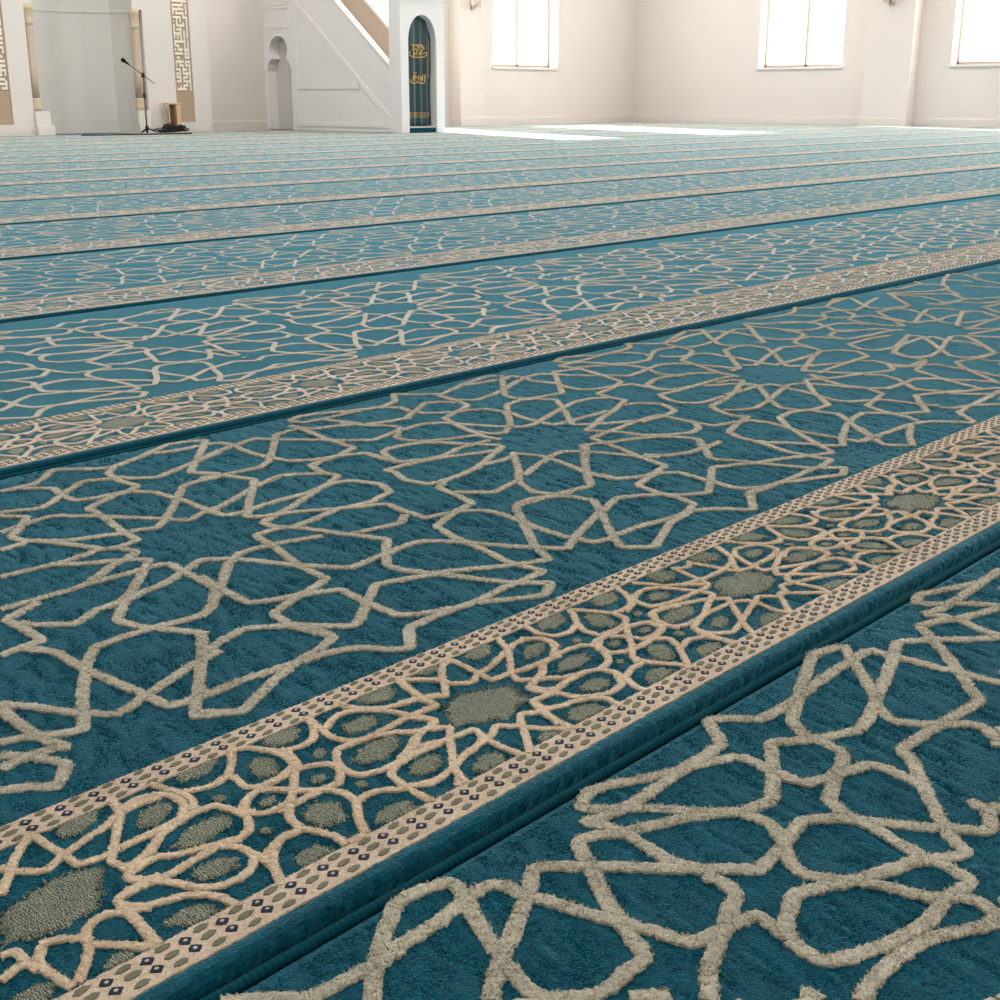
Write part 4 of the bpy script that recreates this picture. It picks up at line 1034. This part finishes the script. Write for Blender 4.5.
# front portal with pointed arch
PX0, PX1, PY0, PY1 = 13.79, 14.69, 14.87, 15.12
AX0, AX1, AS, AT = 13.945, 14.525, 1.30, 1.685
def arch(xc=None):
    c_ = (AX0+AX1)/2; w_ = (AX1-AX0)/2
    P = [(AX0, ZB), (AX0, AS)]
    for t in np.linspace(0, 1, 12)[1:]:
        P.append((c_-w_*(math.cos(t*PI/2)**.92 if t < 1 else 0), AS+(AT-AS)*math.sin(t*PI/2)**1.08*(1) if t < 1 else AT))
    return P+[(2*c_-x, z) for x, z in P[:-1][::-1]]
bm = bmesh.new(); ap = arch(); n = len(ap); h_ = n//2; PT = 2.75
for y in (PY0, PY1):
    F_ = [bm.verts.new((x, y, z)) for x, z in ap]
    L_ = [bm.verts.new((PX0, y, z)) for x, z in ap[:h_+1]]; R_ = [bm.verts.new((PX1, y, z)) for x, z in ap[h_:]]
    for i_ in range(h_): bm.faces.new((L_[i_], L_[i_+1], F_[i_+1], F_[i_]))
    for i_ in range(h_): bm.faces.new((F_[h_+i_], F_[h_+i_+1], R_[i_+1], R_[i_]))
    t0 = bm.verts.new((PX0, y, PT)); t1 = bm.verts.new((PX1, y, PT)); bm.faces.new((L_[h_], t0, t1, R_[0], F_[h_]))
    if y == PY0: K0 = (F_, L_, R_, t0, t1)
    else: K1 = (F_, L_, R_, t0, t1)
for A_, B_ in ((K0[0], K1[0]), (K0[1]+[K0[3]], K1[1]+[K1[3]]), (K0[2][::-1]+[K0[4]], K1[2][::-1]+[K1[4]])):
    for i_ in range(len(A_)-1): bm.faces.new((A_[i_], A_[i_+1], B_[i_+1], B_[i_]))
bm.faces.new((K0[3], K0[4], K1[4], K1[3]))
obj('portal', inb(bm), M['marble'], mb)
bm = bmesh.new(); box(bm, PX0-.012, PX1+.012, PY0-.012, PY0+.02, 1.875, 1.9, bev=.004); obj('portal_band', inb(bm), M['marble'], mb); bm = bmesh.new(); box(bm, PX0-.03, PX1+.03, PY0-.03, PY1+.03, PT, PT+.08, bev=.01)
obj('portal_cornice', inb(bm), M['marble'], mb)
obj('threshold_step', inb(boxes((AX0+.002, AX1-.002, PY0+.03, PY1+.1, ZB, ZB+.07), bev=.004)), M['edge'], mb)
obj('threshold_slab', inb(boxes((AX0+.002, AX1-.002, PY0+.045, PY1+.1, ZB+.07, ZB+.085), bev=.003)), M['trim'], mb)
# curtain hanging in the portal
CY = 14.985
cu = thing('curtain', 'dark green curtain with gold calligraphy hanging in the pulpit doorway', 'curtain', (14.22, CY, ZB+.095))
def fold(x): return .016*math.sin((x-13.9)*46)+.009*math.sin((x-13.9)*21+1)
bm = bmesh.new(); nx, nz = 70, 24; g = []
ux = [p[0] for p in ap[1:-1]]; uz = [p[1] for p in ap[1:-1]]
top = lambda x: float(np.interp(x, ux, uz))-.008
for i_ in range(nx+1):
    x = AX0+.005+(AX1-AX0-.012)*i_/nx; col = []
    for j_ in range(nz+1):
        z = ZB+.10+(top(x)-ZB-.10)*j_/nz
        pull = .05*(j_/nz < .62)*math.exp(-((j_/nz-.3)/.28)**2)*max(0, (i_/nx-.6))
        col.append(bm.verts.new((x-pull, CY+fold(x)*(1.1-.5*j_/nz), z)))
    g.append(col)
for i_ in range(nx):
    for j_ in range(nz):
        f = bm.faces.new((g[i_][j_], g[i_+1][j_], g[i_+1][j_+1], g[i_][j_+1])); f.smooth = True
bmesh.ops.translate(bm, verts=bm.verts[:], vec=(-14.22, -CY, -(ZB+.095)))
fc = bmesh.ops.extrude_face_region(bm, geom=bm.faces[:]); bmesh.ops.translate(bm, verts=[v_ for v_ in fc['geom'] if isinstance(v_, bmesh.types.BMVert)], vec=(0, .004, 0))
clo = obj('cloth', fix(bm), M['cloth'], cu)
# embroidered script: flowing strokes lying on the folds
def stroke(bm, pts, r):
    P = []
    pts = [Vector((p[0], p[1])) for p in pts]
    for i_ in range(len(pts)-1):
        p0, p1, p2, p3 = pts[max(i_-1, 0)], pts[i_], pts[i_+1], pts[min(i_+2, len(pts)-1)]
        for t in (0, .25, .5, .75):
            P.append(.5*((2*p1)+(p2-p0)*t+(2*p0-5*p1+4*p2-p3)*t*t+(3*p1-p0-3*p2+p3)*t**3))
    P.append(pts[-1])
    tube(bm, [(p.x-14.22, fold(p.x)*(1.1-.5*(p.y-.1)/1.4)-.004, p.y-(ZB+.095)) for p in P], r, 6)
S = lambda L, x0, z0, u: [(x0+a*u, z0+b*u) for a, b in L]
bm = bmesh.new(); u = .0285; x0 = 14.085
band1 = [[(0, 0), (1, -.6), (3, -.9), (6, -.9), (9, -.7), (11, 0), (11.4, 1.2), (10.4, 1.6), (9.8, .8)], [(0, 0), (-.2, 1.2), (.4, 2)], [(2, -.2), (2.2, 1.4), (2.8, .4), (3.4, 1.6), (4.2, .2)],
         [(5, 0), (5.4, 2.6)], [(6.2, .2), (6.8, 1.8), (7.6, 1.2), (7, .4)], [(8.6, .2), (8.8, 2.4)], [(1, 3.2), (2.4, 2.6), (3.6, 3.4), (2.6, 4.2), (1.4, 4)], [(4.4, 3.2), (5.8, 3.0), (6.4, 4.2), (5.2, 4.4)],
         [(7.4, 2.8), (9, 2.9), (10.2, 3.8), (9, 4.4), (8, 4)], [(.6, 5.2), (3, 4.9), (6, 5.3), (9.4, 5.0)]]
for q in band1: stroke(bm, S(q, x0, 1.115, u), .0092)
obj('gold_calligraphy', fix(bm), M['gold'], clo); bm = bmesh.new()
band2 = [[(0, 0), (2, -.7), (4.6, -.4), (5.4, .4), (6.2, -.4), (8.4, -.6), (10, 0), (10.2, 3.8)], [(0, 0), (.2, 1.2)], [(1.2, .6), (1.6, 3), (2.4, 3.4), (2.6, 2.2)], [(3.2, .4), (3.4, 2.4), (4.6, 2.8), (5, 1.6)],
         [(5.8, 1), (6, 3.4)], [(7, .6), (7.2, 2.2), (8.2, 2.4), (8.4, 1.2), (7.4, .8)], [(9, .8), (9.2, 3.8)], [(1.8, 4.4), (2.6, 4.8)], [(4, 4.2), (5, 4.7)]]
for q in band2: stroke(bm, S(q, x0, .735, u), .0090)
obj('gold_calligraphy', fix(bm), M['gold'], clo)
bm = bmesh.new()
for z in (.225, .248, .29):
    stroke(bm, [(14.0+.04*i_, z) for i_ in range(13)], .0035)
for i_ in range(14): stroke(bm, [(14.0+.036*i_, .252), (14.018+.036*i_, .286)], .0035)
obj('gold_hem_band', fix(bm), M['gold'], clo)
bm = bmesh.new(); stroke(bm, [(14.475, 1.36), (14.485, 1.2), (14.47, 1.05), (14.475, .9), (14.46, .8)], .008); obj('gold_edge_braid', fix(bm), M['bronze'], clo)

# ------------------------------------------------------------------ microphone stand, stool, cables
ms = thing('microphone_stand', 'black microphone stand with slanted boom in front of the prayer niche', 'microphone stand', (11.235, 17.74, .003))
bm = bmesh.new(); lathe(bm, [(.018, .002), (.02, .05), (.03, .07), (.018, .11)], seg=14); 
for a_ in (200, 320, 80): tube(bm, [(0, 0, .07), (.10*math.cos(R(a_)), .10*math.sin(R(a_)), .03), (.15*math.cos(R(a_)), .15*math.sin(R(a_)), .008)], [.011, .009, .009], 8)
obj('base', fix(bm), M['black'], ms)
bm = bmesh.new(); tube(bm, [(0, 0, .08), (0, 0, .52)], .013, 12); tube(bm, [(0, 0, .5), (0, 0, .83)], .009, 12); obj('pole', fix(bm), M['brown'], ms)
bm = bmesh.new(); lathe(bm, [(.016, .5), (.02, .51), (.02, .57), (.014, .58)], seg=14); obj('height_clamp', fix(bm), M['black'], ms)
bm = bmesh.new(); lathe(bm, [(.014, .79), (.024, .80), (.024, .85), (.012, .862)], seg=14); obj('boom_clamp', fix(bm), M['black'], ms)
def along(t): return Vector((.18-.42*t, 0, .715+.27*t))      # the boom
bm = bmesh.new(); tube(bm, [along(-.02), along(.98)], .006, 8); obj('boom', fix(bm), M['black'], ms)
bm = bmesh.new(); d_ = (along(1)-along(0)).normalized(); p_ = along(.95)
tube(bm, [p_, p_+d_*.06, p_+d_*.09, p_+d_*.125, p_+d_*.14], [.012, .016, .028, .03, .018], 14); obj('microphone', fix(bm), M['foam'], ms)

st = thing('stool', 'small light wooden stool beside the carved strip, partly behind dark cables', 'stool', (11.775, 17.86, .003))
obj('stool_top', boxes((-.115, .125, -.08, .08, .41, .432), bev=.004), M['wood'], st)
obj('leg', boxes((.035, .112, -.07, .07, 0, .41), bev=.003), M['wood'], st); obj('leg', boxes((-.10, -.088, -.07, -.055, 0, .41), bev=.003), M['wood'], st); obj('leg', boxes((-.10, -.088, .055, .07, 0, .41), bev=.003), M['wood'], st)
obj('side_panel', boxes((.0, .034, -.07, .07, .0, .41), bev=.003), M['brown'], st)

bm = bmesh.new(); rs = random.Random(3)
for q in range(34):
    c0 = Vector((rs.uniform(-.20, .24), rs.uniform(-.05, .05), 0)); big = 1 if c0.x > -.05 else .45
    r_ = rs.uniform(.04, .10); hz = rs.uniform(.01, .14)*big; ph = rs.uniform(0, 6.28); til = rs.uniform(.2, .9)*big
    P = []
    for t in np.linspace(0, rs.uniform(3.5, 7), 22):
        P.append(c0+Vector((r_*math.cos(t+ph), r_*.55*math.sin(t+ph), .012+hz*.6+max(0, .06*til*math.sin(t*1.3+ph)))))
    tube(bm, P, rs.uniform(.006, .011), 6)
tube(bm, [(.24, 0, .03), (.30, .0, .02), (.33, -.01, .06), (.34, -.01, .03)], .008, 6)
tag(obj('cable_heap', fix(bm), M['rubber'], None, (11.47, 17.50, .003)), 'tangled heap of dark cables on the carpet under the wooden stool', 'cables')
bm = bmesh.new(); tube(bm, [Vector((9.75+.1*t, 17.05-.02*t+.02*math.sin(t*1.7), .012)) for t in np.linspace(0, 16, 40)], .009, 6)
tag(obj('floor_cable', fix(bm), M['rubber']), 'long black cable lying flat on the carpet before the niche', 'cable')
tag(obj('grey_mat', boxes((10.72, 11.5, 17.30, 17.56, .003, .008), bev=.002), plain('grey_mat', lin(150, 152, 154), .9, .06, 60)), 'thin grey mat on the carpet at the foot of the microphone stand', 'mat')

# ------------------------------------------------------------------ wall lamps high on the pilasters
def sconce(x, y, z, rz, label):
    s_ = thing('wall_lamp', label, 'wall lamp', (x, y, z), 'wall lamps on the pilasters'); s_.rotation_euler = (0, 0, rz)
    obj('back_plate', boxes((-.05, .05, -.025, 0, .0, .5), bev=.006), M['bronze'], s_)
    bm = bmesh.new(); tube(bm, [(0, -.02, .1), (0, -.1, .06), (0, -.13, .12)], .012, 8); obj('arm', fix(bm), M['bronze'], s_)
    for dx in (-.10, .10):
        bm = bmesh.new(); tube(bm, [(0, -.03, .1), (dx*.7, -.08, .03), (dx, -.11, .08)], .01, 8); lathe(bm, [(.012, .02), (.035, .05), (.045, .16), (.03, .3)], (dx, -.12, .03), 14); obj('lamp_shade', fix(bm), M['lamp'], s_)
sconce(18.535, 18.0, 2.07, 0, 'bronze wall lamp with two shades on the pilaster left of the middle window')
sconce(23.6, 12.155, 2.13, -PI/2, 'bronze wall lamp with two shades on the right wall pilaster')

# ------------------------------------------------------------------ light
w = bpy.data.worlds.new('sky'); sc.world = w; w.use_nodes = True
bg = w.node_tree.nodes['Background']; bg.inputs[0].default_value = (.97, .98, 1, 1); bg.inputs[1].default_value = 3.0
def area(name, loc, rot, sx, sy, power, col=(1, 1, 1)):
    l_ = bpy.data.lights.new(name, 'AREA'); l_.shape = 'RECTANGLE'; l_.size = sx; l_.size_y = sy; l_.energy = power; l_.color = col
    o = bpy.data.objects.new(name, l_); COL.objects.link(o); o.location = loc; o.rotation_euler = rot; return o
zc = (SILL+HEAD)/2
for a, b in WQ: area('daylight_qibla', ((a+b)/2, WY+.22, zc), (R(-90), 0, 0), 1.9, 4.2, 60, (1, .98, .95))
for a, b in WR: area('daylight_right', (WX+.22, (a+b)/2, zc), (R(90), 0, R(90)), 1.9, 4.2, 85*(.6 if a > 12 else .9 if a > 8 else 1.1), (1, .985, .965))
for x in (1, 6, 11, 16, 21):
    for y in (-2, 3.5, 9, 14.5): area('ceiling_fill', (x, y, CZ-.03), (0, 0, 0), 1.2, 1.2, 95*{-2: {1: .55, 6: .6, 11: .8, 16: 1, 21: 1}, 3.5: {1: .47, 6: .6, 11: .9, 16: 1.1, 21: 1.0}, 9: {1: .9, 6: 1, 11: .85, 16: .9, 21: .9}, 14.5: {1: 1.7, 6: 1.9, 11: 1.3, 16: 1, 21: .6}}[y][x], (1, .975, .945))  # added fill lights under the unseen ceiling, power weighted by position
s = bpy.data.lights.new('sun', 'SUN'); s.energy = 30; s.angle = R(.6); s.color = (1, .96, .9)
so = bpy.data.objects.new('sun', s); COL.objects.link(so); so.location = (26, 24, 9)
so.rotation_euler = Vector((-.43, -1, -.70)).to_track_quat('-Z', 'Y').to_euler()

# ------------------------------------------------------------------ camera
cam = bpy.data.cameras.new('camera'); co = bpy.data.objects.new('camera', cam); COL.objects.link(co)
cam.sensor_width = 36; cam.lens = 36*1.3; cam.clip_start = .02; cam.clip_end = 200
co.location = (0, 0, .52); co.rotation_euler = (R(90-17.223436), 0, -math.atan2(.7311348, .6822330))
sc.camera = co
sc.view_settings.view_transform = 'Standard'; sc.view_settings.look = 'None'; sc.view_settings.gamma = 1; sc.view_settings.exposure = 0.34
sc.view_settings.use_curve_mapping = False
sc.cycles.use_denoising = True
sc.cycles.max_bounces = 8; sc.cycles.diffuse_bounces = 5; sc.cycles.sample_clamp_indirect = 8
